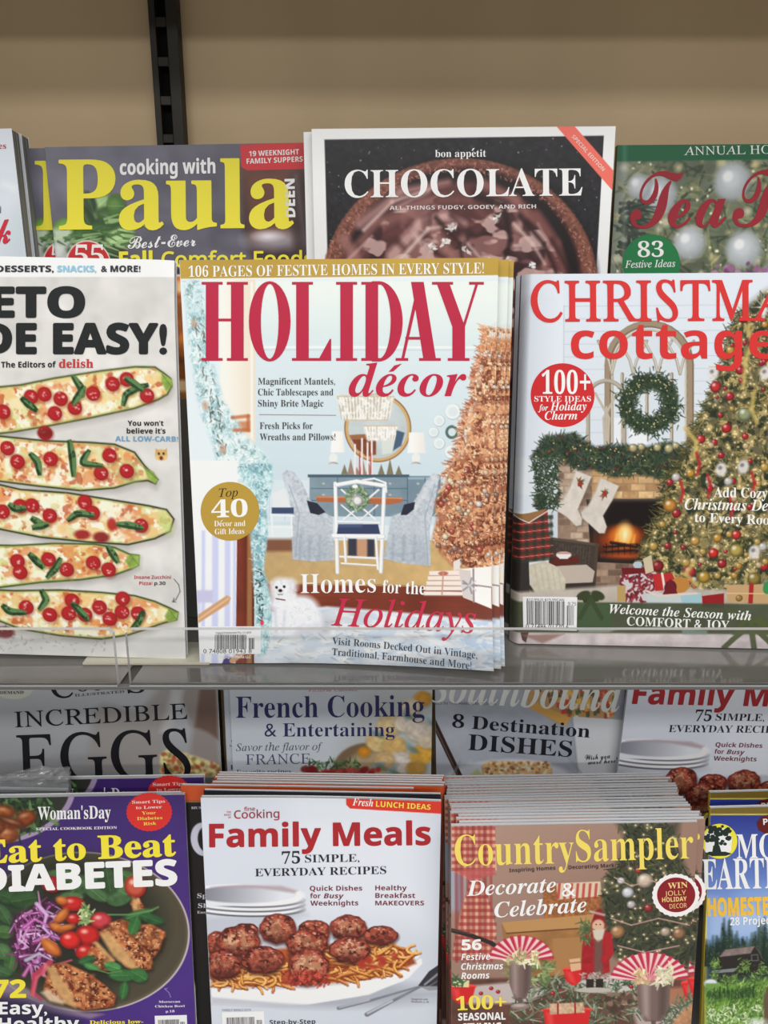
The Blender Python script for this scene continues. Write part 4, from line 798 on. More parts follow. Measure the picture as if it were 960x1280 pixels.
# --- the cooking magazine with the tall yellow name
m = Mag('magazine', 'grey cooking magazine with tall yellow title, salad greens and a red tab', (-160.75, 656.6, 1353.5, 2.6, -.06, .93), 213, 276, 4.5, GB, (104, 102, 112), 1.7, spine=(70, 66, 74), vis=.95, seed=21)
paula = m; a = m.fr(*H2)
a.g([(60, 340), (900, 340), (900, 1300), (60, 1300)], (108, 106, 120), (88, 86, 98), (150, 360), (500, 680), 1, 1, (.22, 50, 5))
for i in range(40): x, y = a.inside([(120, 370), (620, 370), (620, 680), (120, 680)], 1)[0]; a.e(x, y, a.rng.uniform(15, 60), a.rng.uniform(5, 14), a.rng.choice(((128, 126, 138), (86, 84, 94), (140, 138, 150))), .25, 16)
a.g([(600, 415), (800, 405), (800, 690), (640, 690), (605, 560)], (82, 52, 42), (54, 40, 42), (600, 420), (700, 680), .95, 12, (.2, 16, 6)); a.p([(612, 430), (720, 424), (726, 590), (630, 600)], (104, 60, 44), .8, 14); a.e(690, 600, 70, 22, (180, 176, 186), .7, 14); a.e(670, 590, 30, 10, (226, 222, 230), .8, 8); a.p([(725, 470), (760, 460), (770, 640), (735, 660)], (58, 40, 40), .7, 10); a.l([(740, 440), (775, 690)], 10, (120, 112, 124), .5, 8)
sal = [(72, 110, 44), (96, 140, 52), (52, 84, 40), (130, 170, 76), (40, 62, 34), (150, 180, 120)]
for (x, y, rx, ry, t) in ((240, 520, 46, 22, -40), (280, 545, 40, 26, 20), (215, 545, 40, 20, 60), (265, 580, 54, 24, 10), (200, 590, 60, 20, 8), (300, 595, 40, 24, -20), (180, 620, 70, 16, 5), (250, 620, 60, 20, 15), (225, 505, 26, 14, 70), (160, 570, 30, 22, -30), (290, 515, 24, 30, 0)):
    c = a.rng.choice(sal); a.e(x+3, y+5, rx, ry, (30, 40, 28), .6, 6, t); a.e(x, y, rx, ry, c, .95, 4, t); a.e(x-5, y-4, rx*.6, ry*.4, [min(255, q+40) for q in c], .6, 6, t); a.l([(x-rx*.8*math.cos(math.radians(t)), y-rx*.8*math.sin(math.radians(t))), (x+rx*.8*math.cos(math.radians(t)), y+rx*.8*math.sin(math.radians(t)))], 2, [min(255, q+60) for q in c], .5)
a.p([(132, 574), (175, 570), (185, 600), (150, 640), (140, 660)], (206, 212, 206), .8, 8); a.e(150, 630, 30, 14, (214, 218, 214), .7, 6, 40); a.fol([(130, 560), (330, 540), (320, 640), (140, 650)], 60, [(160, 190, 130), (60, 96, 44)], 40, 7, 5, 15, .7)
a.e(222, 660, 57, 57, (236, 226, 224)); a.e(222, 660, 54.5, 54.5, (192, 40, 44))
a.p([(600, 362), (765, 355), (776, 362), (779, 422), (618, 426), (604, 418)], (198, 42, 50))
a.r(0, 672, 900, 686, (44, 44, 60)); a.r(0, 686, 900, 692, (206, 200, 204)); a.g([(0, 692), (900, 692), (900, 1400), (0, 1400)], (186, 104, 44), (110, 74, 36), (0, 692), (0, 990), 1, 2, (.4, 16, 9))
for x, y in a.inside([(100, 700), (800, 700), (800, 990), (100, 990)], 130): a.e(x, y, a.rng.uniform(8, 26), a.rng.uniform(6, 18), a.rng.choice(((222, 190, 130), (200, 130, 60), (150, 80, 34), (236, 214, 170), (120, 70, 30))), .8, 6)
m.finish(); m.fr(*H2)
ye = (228, 216, 62)
m.text('title_lettering', [('Paula', 'sb', 148, 573, 735, 568, 172, .006)], ye)
m.text('title_lettering', [('cooking with', 'b', 300, 437, 539, 433, 36, .012)], (236, 236, 240)); m.text('title_lettering', [('DEEN', 'b', 738, 543, 736, 447, 24, .02)], (236, 236, 240))
m.text('tab_lettering', [('19 WEEKNIGHT', 'b', 623, 391, 748, 386, 13), ('FAMILY SUPPERS', 'b', 617, 410, 757, 404, 13)], (244, 228, 226))
m.text('headline_lettering', [('Best-Ever', 'script', 320, 622, 490, 615, 30, .006)], (236, 236, 240)); m.text('headline_lettering', [('Fall', 'b', 298, 668, 382, 667, 38, .02), ('Comfort Foods', 'n', 404, 668, 784, 666, 38, .02)], ye)
m.text('badge_lettering', [('55', 'sb', 187, 664, 260, 664, 50)], (236, 226, 224))
twin(m, -22, 6.5, .3, 'second copy of the grey cooking magazine, a yellow strip of title showing')

# --- the chocolate magazine, white border
m = Mag('magazine', 'white bordered magazine with a chocolate tart on black and an orange corner ribbon', (61.8, 633.9, 1360.4-7.6, 1.8, -.9, .27), 232, 283.6, 4.5, GB, (228, 230, 236), 1.7, spine=(210, 212, 218), vis=.75, seed=22)
choc = m; a = m.fr(*I2)
pan = [(-149, 349), (550, 339), (526, 760), (526, 1150), (-130, 1150), (-138, 760)]
a.p(pan, (28, 26, 31), 1, 1, (.4, 5, 4)); a.dots(pan, 420, [(120, 118, 124), (180, 180, 186), (90, 88, 94), (210, 210, 216)], .7, 1.8, .8); a.dots(pan, 200, [(20, 18, 22), (70, 66, 72)], 2, 6, .5, 3)
cx, cy, RX, RY = 190, 720, 335, 312
a.e(cx+4, cy+6, RX+10, RY+10, (16, 12, 14), .8, 10)
for i in range(64):
    t = math.pi*(1+i/63); x = cx+RX*.985*math.cos(t); y = cy+RY*.985*math.sin(t); a.e(x, y, 17, 17, (112, 66, 54), 1, 3, 0, (.3, 4, i)); a.e(x-3, y-4, 9, 8, (150, 98, 82), .7, 5)
a.e(cx, cy, RX*.98, RY*.98, (116, 70, 58), 1, 2, 0, (.35, 4, 7)); a.e(cx, cy, RX*.93, RY*.93, (84, 46, 40), 1, 4, 0, (.35, 5, 8)); a.e(cx, cy, RX*.905, RY*.905, (24, 14, 16), 1, 5)
a.fol(None, 500, [(150, 98, 82), (96, 54, 44), (176, 124, 106)], 6, 3, pts=[(cx+RX*q*math.cos(t), cy+RY*q*math.sin(t)) for t, q in ((a.rng.uniform(math.pi, 2*math.pi), a.rng.uniform(.93, 1.02)) for _ in range(500))])
a.e(cx-6, cy+12, RX*.84, RY*.85, (84, 46, 45), 1, 10, 0, (.2, 26, 9))
for pts, w, c in (([(-60, 560), (40, 480), (160, 455)], 26, (168, 122, 118)), ([(-80, 640), (-10, 560), (90, 520)], 40, (128, 82, 78)), ([(20, 640), (90, 560), (150, 540), (200, 560)], 30, (196, 158, 152)), ([(110, 560), (150, 620), (190, 650)], 34, (150, 104, 98)), ([(230, 480), (300, 500), (320, 560), (300, 640)], 30, (60, 30, 30)), ([(250, 460), (330, 500), (380, 560)], 26, (140, 92, 86)), ([(310, 540), (360, 590), (400, 660)], 44, (160, 116, 110)), ([(330, 620), (380, 680)], 22, (196, 160, 154)), ([(380, 540), (430, 610), (450, 680)], 30, (120, 72, 68)), ([(200, 600), (240, 640), (260, 690)], 28, (176, 132, 126)), ([(-60, 620), (30, 600), (70, 640)], 16, (70, 38, 36)), ([(140, 500), (210, 500), (250, 540)], 22, (110, 66, 62)), ([(170, 540), (215, 590), (230, 660)], 12, (66, 34, 32)), ([(-100, 600), (-60, 660)], 30, (150, 104, 98)), ([(420, 600), (470, 690)], 10, (40, 20, 20)), ([(80, 590), (120, 660)], 12, (216, 184, 178)), ([(340, 560), (380, 640)], 8, (206, 176, 170)), ([(30, 520), (110, 480)], 8, (200, 164, 158))): a.l(pts, w, c, .85, 9, w*.5)
for x, y in ((280, 545), (170, 570), (155, 605), (205, 625), (120, 620), (310, 650), (370, 665), (265, 660), (430, 700), (60, 650)): a.fol(None, 7, [(236, 232, 226), (214, 206, 200)], 9, 7, pts=[(x+a.rng.uniform(-9, 9), y+a.rng.uniform(-8, 8)) for _ in range(7)])
a.p([(430, 314), (474, 313), (576, 430), (573, 478)], (250, 106, 92))
sw = a.oval(cx-6, cy+12, RX*.8, RY*.8, 40); a.mott(sw, (44, 20, 22), .56, 34, 3, .8, .1, 8, 0, (1, .6)); a.mott(sw, (150, 104, 100), .57, 26, 5, .75, .1, 6, 0, (.7, 1)); a.mott(sw, (206, 172, 166), .62, 20, 7, .8, .07, 4, 0, (.6, 1.2))
for pts, w, c in (([(-50, 575), (20, 505), (120, 470)], 9, (214, 184, 178)), ([(40, 650), (110, 572), (180, 560)], 10, (222, 196, 190)), ([(325, 560), (372, 610), (402, 660)], 9, (214, 184, 176)), ([(210, 610), (245, 650)], 8, (206, 176, 170)), ([(-90, 650), (-30, 590)], 8, (196, 160, 154)), ([(385, 560), (430, 640)], 6, (170, 130, 124)), ([(232, 490), (300, 515), (316, 600), (296, 670)], 18, (34, 16, 18)), ([(340, 540), (400, 610), (440, 700)], 12, (40, 20, 20)), ([(130, 545), (190, 610), (200, 680)], 12, (48, 24, 24))): a.l(pts, w, c, .85, 5, w*.4)
for x, y in ((280, 545), (170, 570), (155, 605), (205, 625), (120, 620), (310, 650), (370, 665), (265, 660)): a.fol(None, 6, [(236, 232, 226), (214, 206, 200)], 8, 6, pts=[(x+a.rng.uniform(-8, 8), y+a.rng.uniform(-7, 7)) for _ in range(6)])
a.p([(430, 314), (474, 313), (576, 430), (573, 478)], (250, 106, 92))
m.finish(); m.fr(*I2); wh = (236, 236, 240)
m.text('title_lettering', [('CHOCOLATE', 'sb', -98, 494, 496, 489, 68, -.002)], wh)
m.text('imprint_lettering', [('bon appetit', 'sb', 128, 393, 255, 392, 18, -.012)], wh); m.shape('accent_lettering', [(222, 371), (227, 370), (222, 377), (219, 377)], wh, .3)
m.text('cover_lettering', [('ALL THINGS FUDGY, GOOEY, AND RICH', 'b', 14, 525, 380, 521, 10, -.004)], (214, 206, 206)); m.text('ribbon_lettering', [('SPECIAL EDITION', 'b', 468, 343, 546, 429, 10)], (250, 200, 192))
twin(m, -7, 8, -.5, 'second copy of the white bordered chocolate magazine, a white sliver showing behind its upper corner')

# --- the tea magazine
m = Mag('magazine', 'holiday tea magazine with green top band, red script title and silver ornaments', (297.3, 668., 1354.5, 1.95, -.9, .23), 213, 277, 6.5, GB, (96, 104, 88), 1.6, spine=(60, 66, 60), vis=.6, seed=23)
tea = m; a = m.fr(*I2)
a.p([(560, 340), (1300, 340), (1300, 1300), (500, 1300)], (104, 112, 92), 1, 1, (.3, 30, 4)); a.p([(560, 400), (650, 400), (630, 700), (560, 700)], (140, 146, 138), .8, 30)
tt = [(84, 96, 64), (60, 72, 50), (130, 130, 92), (104, 112, 78), (46, 56, 42), (150, 146, 108)]
reg = [(590, 400), (1300, 400), (1300, 760), (570, 760)]; a.fol(reg, 900, tt, 40, 8, None, 0, .6)
for x, y in a.inside(reg, 120): a.e(x, y, a.rng.uniform(4, 13), a.rng.uniform(4, 13), a.rng.choice(((246, 226, 170), (226, 206, 150), (250, 240, 214))), .55, 6)
a.dots(reg, 90, [(255, 246, 214)], 2, 4, .9, 2)
for x, y, r in ((872, 455, 46), (690, 490, 44), (900, 625, 44), (765, 610, 40), (1050, 560, 46), (640, 470, 30), (980, 700, 40)): a.e(x, y, r, r, (150, 156, 160), .9, 8); a.e(x-5, y-8, r*.75, r*.75, (206, 210, 216), .8, r*.4); a.e(x-12, y-14, r*.25, r*.25, (246, 248, 250), .9, 6)
a.fol([(585, 500), (640, 500), (620, 640), (580, 640)], 60, [(40, 50, 44), (60, 70, 60)], 46, 9, 20, 40, .8); a.dots([(830, 660), (1300, 650), (1300, 760), (800, 760)], 110, [(150, 96, 140), (180, 130, 170), (110, 60, 100)], 5, 11, .9, 2)
a.p([(560, 340), (1300, 330), (1300, 394), (560, 404)], (8, 90, 54), 1, 2); a.l([(602, 350), (598, 760)], 6, (190, 200, 196), .35, 8)
m.finish(); m.fr(*I2)
m.text('banner_lettering', [('ANNUAL HOLIDAY ISSUE', 's', 750, 388, 1190, 380, 21)], (226, 232, 226))
m.text('title_lettering', [('TeaTime', 'script', 615, 570, 1212, 562, 140, .004)], (150, 34, 48))
bd = m.disc('badge', 668, 658, 72, (30, 116, 66), label='round green seal'); m.text('badge_lettering', [('83', 'sb', 634, 643, 699, 642, 38, -.01), ('Festive Ideas', 'si', 602, 670, 728, 667, 18, .006)], (232, 238, 232), bd)

# --- the pale magazine at the edge with the red handwriting
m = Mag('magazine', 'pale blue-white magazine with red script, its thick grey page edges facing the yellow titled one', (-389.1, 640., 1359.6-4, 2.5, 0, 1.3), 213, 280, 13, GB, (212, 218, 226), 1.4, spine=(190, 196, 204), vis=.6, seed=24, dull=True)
pink = m; a = m.fr(0, 150, 6.4)
a.g([(-2500, 0), (260, 0), (260, 1300), (-2500, 1300)], (214, 220, 228), (204, 212, 222), (0, 0), (0, 1200)); a.p([(110, 1000), (130, 780), (200, 700), (230, 1300), (100, 1300)], (186, 200, 204), .7, 30)
a.p([(30, 500), (120, 540), (110, 560), (20, 520)], (228, 234, 240), .8, 10); a.p([(-10, 700), (6, 690), (8, 745), (-20, 750)], (60, 64, 74)); m.finish(); m.fr(0, 150, 6.4)
m.text('cover_lettering', [('Holiday recipes', 'sb', -440, 234, 50, 230, 48)], (176, 48, 60)); m.text('title_lettering', [('Cookbook', 'script', -900, 1005, 88, 985, 200, .01)], (196, 44, 60))
for i in range(1, 2): twin(m, 1.2, 13.8, -1, 'copy behind the pale red-script magazine, only its curled grey page edges showing', None, False)

# ------------------------------------------------------------------ second row of the lower shelf, in the shade of the deck above
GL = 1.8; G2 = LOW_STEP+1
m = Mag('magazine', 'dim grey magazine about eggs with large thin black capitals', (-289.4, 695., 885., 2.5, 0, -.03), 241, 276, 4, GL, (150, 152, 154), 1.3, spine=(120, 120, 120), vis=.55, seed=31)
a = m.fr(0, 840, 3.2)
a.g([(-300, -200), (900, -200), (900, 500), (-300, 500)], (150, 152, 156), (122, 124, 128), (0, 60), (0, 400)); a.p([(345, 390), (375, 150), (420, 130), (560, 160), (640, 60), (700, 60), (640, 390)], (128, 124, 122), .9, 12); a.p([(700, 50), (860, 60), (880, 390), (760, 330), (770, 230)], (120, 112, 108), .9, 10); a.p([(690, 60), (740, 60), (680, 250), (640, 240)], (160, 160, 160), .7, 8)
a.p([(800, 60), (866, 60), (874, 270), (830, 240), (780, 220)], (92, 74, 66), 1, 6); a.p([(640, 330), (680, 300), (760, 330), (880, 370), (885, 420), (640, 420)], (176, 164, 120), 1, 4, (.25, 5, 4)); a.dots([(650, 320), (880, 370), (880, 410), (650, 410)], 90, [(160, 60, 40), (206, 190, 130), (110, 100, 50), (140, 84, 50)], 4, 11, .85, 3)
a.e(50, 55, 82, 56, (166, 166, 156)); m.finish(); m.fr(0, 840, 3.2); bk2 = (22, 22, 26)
m.text('title_lettering', [('INCREDIBLE', 's', 60, 221, 750, 187, 62, .004), ('EGGS', 's', 72, 446, 765, 420, 192, .006)], bk2); m.text('imprint_lettering', [('C', 's', 205, 104, 294, 100, 84, .008), ('OOK', 's', 306, 78, 478, 66, 52, .006), ('S', 's', 508, 84, 580, 80, 78, .008)], bk2); m.text('imprint_lettering', [('ILLUSTRATED', 'sb', 300, 98, 498, 82, 10)], (70, 70, 74), lift=.45); m.text('badge_lettering', [('DEMAND', 'sb', 0, 88, 95, 87, 12)], (40, 40, 44))

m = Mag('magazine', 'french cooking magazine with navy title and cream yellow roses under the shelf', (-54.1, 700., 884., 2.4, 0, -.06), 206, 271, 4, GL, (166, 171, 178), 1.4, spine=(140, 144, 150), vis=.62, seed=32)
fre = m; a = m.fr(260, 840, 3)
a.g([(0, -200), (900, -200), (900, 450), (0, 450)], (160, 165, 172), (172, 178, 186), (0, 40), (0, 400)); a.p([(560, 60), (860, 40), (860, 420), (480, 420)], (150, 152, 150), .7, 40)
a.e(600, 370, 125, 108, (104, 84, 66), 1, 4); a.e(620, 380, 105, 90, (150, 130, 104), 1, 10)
for x, y, r, c in ((805, 100, 32, (163, 117, 46)), (760, 130, 34, (184, 168, 147)), (680, 200, 44, (177, 156, 119)), (740, 190, 40, (184, 171, 156)), (790, 220, 46, (168, 159, 147)), (640, 260, 46, (184, 159, 110)), (700, 280, 44, (177, 147, 92)), (585, 300, 22, (177, 117, 36)), (720, 340, 46, (184, 173, 165)), (800, 310, 42, (177, 134, 55)), (660, 330, 36, (168, 142, 101)), (820, 260, 30, (172, 159, 138)), (780, 360, 34, (163, 126, 64))):
    a.e(x+3, y+5, r, r*.9, (90, 84, 60), .5, 8); a.e(x, y, r, r*.92, c, 1, 5, 0, (.15, 8, int(x)))
    for i in range(4): a.e(x+r*.2*math.cos(i*1.7), y+r*.2*math.sin(i*1.7), r*(.8-.18*i), r*(.7-.16*i), [min(255, q*(.86+.1*i)) for q in c], .55, 4, i*40, None, 4)
for x, y in ((630, 230), (840, 190), (760, 285), (640, 350), (745, 160), (690, 370)): a.e(x, y, 26, 12, (118, 136, 140), .9, 4, a.rng.uniform(0, 180)); a.e(x+12, y+8, 20, 9, (90, 104, 84), .8, 4, 30)
a.fol([(380, 340), (560, 330), (620, 400), (360, 400)], 130, [(70, 96, 60), (50, 70, 46), (96, 120, 76)], 20, 8); a.dots([(360, 360), (640, 365), (640, 410), (360, 410)], 34, [(140, 40, 40), (110, 30, 34), (160, 60, 56)], 10, 18, .9, 3)
m.finish(); m.fr(260, 840, 3); nv = (42, 40, 78)
m.text('title_lettering', [('French Cooking', 'sb', 105, 172, 812, 166, 80, -.014), ('& Entertaining', 'sb', 212, 242, 700, 240, 50, -.01)], nv); m.text('imprint_lettering', [('Victoria Classics', 'si', 378, 74, 560, 71, 20)], (150, 70, 76))
m.text('cover_lettering', [('Savor the flavor of', 'si', 105, 296, 430, 292, 28), ('FRANCE', 's', 142, 347, 385, 343, 38)], (70, 66, 92)); m.text('cover_lettering', [('Favorite recipes', 'sb', 107, 383, 312, 380, 17, -.012)], (54, 54, 84))
twin(m, -8, 8.5, 0, 'second copy of the french cooking magazine, a pale strip showing beside the eggs')

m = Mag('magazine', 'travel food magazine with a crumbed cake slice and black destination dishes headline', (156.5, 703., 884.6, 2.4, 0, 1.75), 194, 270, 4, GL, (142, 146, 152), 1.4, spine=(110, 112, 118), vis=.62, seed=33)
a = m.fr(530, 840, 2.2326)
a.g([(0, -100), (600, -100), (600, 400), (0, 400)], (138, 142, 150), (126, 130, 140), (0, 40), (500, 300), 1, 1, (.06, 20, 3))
a.p([(285, 40), (540, 40), (530, 128), (410, 128), (385, 150), (290, 95)], (150, 120, 80), 1, 2); a.p([(300, 80), (410, 128), (396, 150), (288, 98)], (170, 130, 70))
for i, (x, y) in enumerate(a.inside([(310, 40), (530, 40), (525, 118), (400, 118)], 90)): a.r(x, y, x+9, y+14, a.rng.choice(((170, 50, 40), (206, 150, 60), (60, 80, 50), (190, 176, 150), (80, 60, 50), (150, 60, 50))), .85)
a.p([(414, 124), (556, 134), (548, 420), (440, 420), (430, 280)], (166, 168, 172)); a.l([(414, 126), (430, 280)], 3, (110, 112, 118), .6, 3)
a.e(230, 330, 190, 90, (166, 170, 178), 1, 6); a.p([(90, 300), (130, 250), (140, 400), (60, 400)], (158, 162, 170), .8, 10); a.p([(110, 300), (150, 270), (180, 310), (140, 330)], (150, 156, 110), 1, 4)
a.p([(160, 262), (185, 248), (330, 250), (358, 270), (362, 400), (172, 400)], (176, 144, 106), 1, 2, (.3, 4, 5)); a.dots([(160, 255), (350, 252), (362, 310), (170, 310)], 190, [(206, 184, 150), (130, 84, 50), (190, 150, 100), (110, 66, 40), (214, 200, 170)], 2, 6, .9, 2)
a.l([(18, 120), (70, 230), (112, 316)], 15, (40, 28, 26)); a.l([(14, 116), (108, 316)], 3, (96, 80, 70), .7); a.l([(100, 250), (60, 330)], 6, (110, 114, 124), .7, 4); a.l([(400, 236), (470, 320)], 6, (112, 116, 124), .6, 4)
m.finish(); m.fr(530, 840, 2.2326)
m.text('title_lettering', [('Southbound', 'sbi', 8, 82, 552, 112, 88, 0)], (182, 182, 178)); m.text('imprint_lettering', [('TRAVELS IN THE AMERICAN SOUTH', 'n', 2, 90, 200, 92, 7)], (60, 62, 68))
m.text('headline_lettering', [('8 Destination', 'sb', 78, 154, 462, 183, 36), ('DISHES', 'sb', 122, 217, 412, 237, 44)], (24, 24, 30)); m.text('cover_lettering', [('Wish you', 'script', 450, 246, 520, 240, 15, .004), ('were here!', 'script', 458, 258, 540, 252, 14, .004)], (44, 44, 52))

# ------------------------------------------------------------------ front row of the lower shelf
GF = 1.16
# --- purple cookbook
m = Mag('magazine', 'purple cookbook magazine with a chicken bowl, yellow and white headline and red seal', (-290.2, 592., 800.5, 3.1, 2.6, -.67), 213, 276, 6.5, GF, (60, 37, 104), 1.6, spine=(60, 36, 100), seed=41)
diab = m; Fq = (0, 970, 3.692); a = m.fr(*Fq)
a.g([(-600, 60), (1000, 60), (1000, 1500), (-600, 1500)], (54, 35, 94), (72, 45, 122), (0, 100), (900, 900), 1, 1, (.04, 40, 2))
a.e(-90, 40, 415, 300, (150, 134, 164)); a.e(-95, 36, 396, 284, (48, 46, 44)); a.e(-110, 30, 360, 260, (36, 44, 34), 1, 20)
gn = [(44, 70, 40), (60, 92, 50), (34, 54, 34), (90, 126, 76), (28, 44, 30)]
a.fol([(-100, 90), (230, 90), (250, 190), (150, 270), (-100, 300)], 170, gn, 34, 15, None, 0, .8)
for x, y, rx, ry, t, c in ((20, 165, 46, 30, 10, (150, 76, 34)), (120, 195, 44, 36, -20, (140, 66, 30)), (60, 220, 48, 22, 20, (110, 50, 26)), (30, 270, 52, 44, 5, (156, 84, 44)), (-40, 230, 60, 50, 0, (130, 66, 34))): a.e(x, y, rx, ry, (60, 26, 18), 1, 4, t); a.e(x-2, y-4, rx*.85, ry*.8, c, 1, 12, t, (.3, 8, 3)); a.e(x-10, y-12, rx*.35, ry*.2, (226, 190, 150), .6, 6, t)
a.l([(235, 190), (262, 222)], 20, (96, 126, 70), .9, 4)
a.e(395, 728, 446, 398, (186, 172, 176)); a.e(395, 728, 438, 391, (96, 88, 72)); a.e(392, 722, 434, 386, (72, 66, 52), 1, 6)
for i in range(7): a.e(392, 722-i*3, 424-i*9, 376-i*8, (88, 80, 62), .35, 3, 0, None, 3)
a.e(330, 690, 385, 340, (38, 40, 32), 1, 40)
a.p([(-200, 900), (60, 940), (250, 1060), (480, 1100), (420, 1120), (200, 1090), (-200, 1000)], (140, 124, 136), .8, 6)
lf = [(-60, 520), (190, 520), (170, 640), (60, 760), (60, 930), (-60, 960)]; a.p(lf, (40, 62, 42), .9, 14); 
def leaf(x, y, rx, ry, t, c): 
    a.e(x+4, y+6, rx, ry, (18, 26, 20), .6, 6, t); a.e(x, y, rx, ry, c, 1, 3, t, (.2, 7, int(abs(x)))); ca, sa = math.cos(math.radians(t)), math.sin(math.radians(t)); a.l([(x-rx*ca, y-rx*sa), (x+rx*ca, y+rx*sa)], 2.5, [min(255, q*1.5+20) for q in c], .6); a.e(x-ry*.3*sa*-1, y-ry*.35*ca, rx*.7, ry*.3, [min(255, q*1.25+12) for q in c], .5, 8, t)
for q in ((40, 560, 60, 34, 20), (110, 570, 60, 40, -10), (20, 640, 55, 30, 60), (100, 640, 50, 26, 120), (20, 720, 44, 34, 10), (10, 810, 40, 40, 60), (50, 860, 50, 30, 100), (0, 900, 50, 30, 20), (300, 470, 80, 40, 10), (390, 500, 70, 40, -30), (545, 530, 66, 78, 20), (500, 480, 60, 40, 80), (440, 540, 60, 30, 40), (330, 560, 50, 28, 0), (600, 470, 50, 30, 30), (260, 480, 60, 30, -20)): leaf(*q, a.rng.choice(gn[:2]+[(52, 82, 50), (66, 98, 60)]))
pk = [(120, 40, 100), (160, 90, 150), (90, 30, 76), (190, 130, 180), (70, 26, 60), (206, 170, 206)]
a.p([(60, 640), (250, 570), (260, 700), (230, 880), (110, 900), (50, 780)], (62, 26, 54), .95, 12); a.fol([(70, 640), (240, 575), (250, 720), (210, 860), (110, 880), (55, 780)], 170, pk, 62, 11, 40, 60, .9)
for pts, c in (([(170, 590), (215, 640), (200, 700), (230, 730)], (190, 150, 196)), ([(110, 700), (160, 660), (220, 690)], (170, 70, 150)), ([(240, 740), (300, 760), (350, 800), (360, 830)], (140, 70, 140)), ([(120, 850), (180, 820), (240, 850)], (150, 150, 166)), ([(110, 920), (140, 870), (150, 940)], (160, 70, 130))): a.l(pts, 20, c, .95, 2, 8); a.l(pts, 5, (226, 200, 226), .6, 2, 2)
for pts, w, c in (([(230, 860), (160, 920), (150, 1000), (190, 1030)], 26, (176, 56, 84)), ([(210, 870), (200, 920), (250, 950)], 14, (200, 110, 130)), ([(150, 1010), (170, 930), (230, 880), (330, 850)], 16, (196, 84, 100)), ([(240, 900), (220, 960), (280, 1000)], 12, (216, 150, 160))): a.l(pts, w, c, .95, 3, w*.5)
def toma(x, y, rx, ry, c=(188, 36, 34)): a.e(x+3, y+5, rx, ry, (60, 12, 14), .7, 5); a.e(x, y, rx, ry, (120, 20, 20)); a.e(x-2, y-3, rx*.86, ry*.84, c, 1, 8); a.e(x-rx*.3, y-ry*.35, rx*.25, ry*.2, (250, 200, 190), .8, 5)
for q in ((335, 590, 50, 36), (466, 668, 46, 42, (190, 60, 70)), (405, 735, 52, 50), (325, 758, 44, 44, (206, 40, 36)), (395, 815, 42, 40), (340, 660, 30, 26), (240, 500, 44, 40, (150, 30, 40)), (625, 510, 46, 56, (186, 84, 60))): toma(*q)
for x, y, rx, ry, t in ((285, 645, 42, 20, -50), (265, 700, 36, 20, 30), (305, 700, 36, 14, -10), (285, 575, 24, 20, 20), (235, 790, 52, 28, 50)): a.e(x+2, y+4, rx, ry, (70, 30, 14), .7, 5, t); a.e(x, y, rx, ry, (176, 88, 36), 1, 4, t); a.e(x-4, y-5, rx*.6, ry*.4, (226, 150, 80), .7, 6, t)
a.fol([(370, 610), (420, 590), (430, 680), (370, 690)], 40, [(150, 170, 110), (190, 200, 150), (90, 120, 70)], 24, 12)
ck = (160, 84, 44)
def chick(poly, face=None, seed=1):
    a.p([(x+5, y+9) for x, y in poly], (30, 14, 10), .7, 10); a.p(poly, (158, 88, 52), 1, 3, (.2, 9, seed)); a.mott(poly, (96, 38, 24), .55, 10, seed+2, .85, .1, 2, 3); a.mott(poly, (206, 140, 88), .58, 8, seed+12, .8, .1, 3, 5); a.mott(poly, (60, 24, 20), .66, 6, seed+22, .85, .06, 2, 3); a.mott(poly, (236, 196, 150), .7, 4, seed+32, .8, .05, 2, 6); a.dots(poly, 12, [(90, 36, 22), (196, 120, 66), (214, 150, 90), (70, 26, 18), (180, 76, 40)], 4, 15, .6, 6); a.dots(poly, 16, [(240, 214, 170)], 2, 5, .5, 3)
    if face: a.p(face, (196, 152, 100), .95, 6, (.15, 8, seed+3))
chick([(500, 680), (560, 660), (640, 680), (720, 700), (756, 740), (740, 800), (700, 850), (640, 860), (560, 800)], None, 3); chick([(640, 690), (700, 680), (760, 720), (735, 800), (690, 800)], None, 8)
chick([(455, 720), (500, 690), (580, 720), (640, 770), (700, 830), (700, 890), (650, 900), (580, 880)], [(460, 730), (500, 715), (600, 830), (640, 890), (590, 885), (520, 830)], 4)
chick([(400, 820), (440, 760), (530, 850), (520, 900), (470, 900), (420, 870)], [(430, 770), (450, 765), (530, 850), (515, 858)], 5)
chick([(600, 590), (640, 560), (670, 610), (640, 650)], [(610, 560), (640, 570), (640, 620), (615, 620)], 6)
chick([(200, 980), (230, 870), (300, 860), (400, 905), (480, 960), (535, 1015), (525, 1060), (430, 1078), (390, 1080), (300, 1050), (220, 1030)], [(215, 880), (250, 880), (330, 1000), (350, 1070), (300, 1050), (240, 960)], 7)
a.l([(410, 930), (425, 1070)], 8, (70, 26, 18), .7, 5); a.p([(190, 1000), (215, 980), (300, 1040), (290, 1055), (230, 1040)], (206, 180, 150), .9, 6)
for q in ((640, 640, 60, 22, -18), (620, 690, 44, 26, 110), (700, 660, 50, 24, 20), (520, 880, 36, 24, 20), (570, 920, 60, 30, 0), (640, 920, 40, 34, 30), (570, 990, 40, 20, 100), (400, 850, 36, 20, -20), (420, 880, 30, 16, 20)): leaf(*q, a.rng.choice([(50, 96, 50), (66, 120, 66), (40, 78, 44)]))
a.l([(430, 890), (500, 910), (560, 900)], 6, (90, 130, 70), .9); a.l([(500, 640), (600, 640), (700, 620), (730, 605)], 8, (96, 136, 84), .9, 2)
a.p([(-300, 965), (120, 1030), (380, 1130), (420, 1500), (-300, 1500)], (42, 34, 62), .95, 20)
a.l([(788, 1022), (780, 1000), (760, 982)], 2, (180, 160, 200)); a.l([(760, 982), (772, 980)], 2, (180, 160, 200))
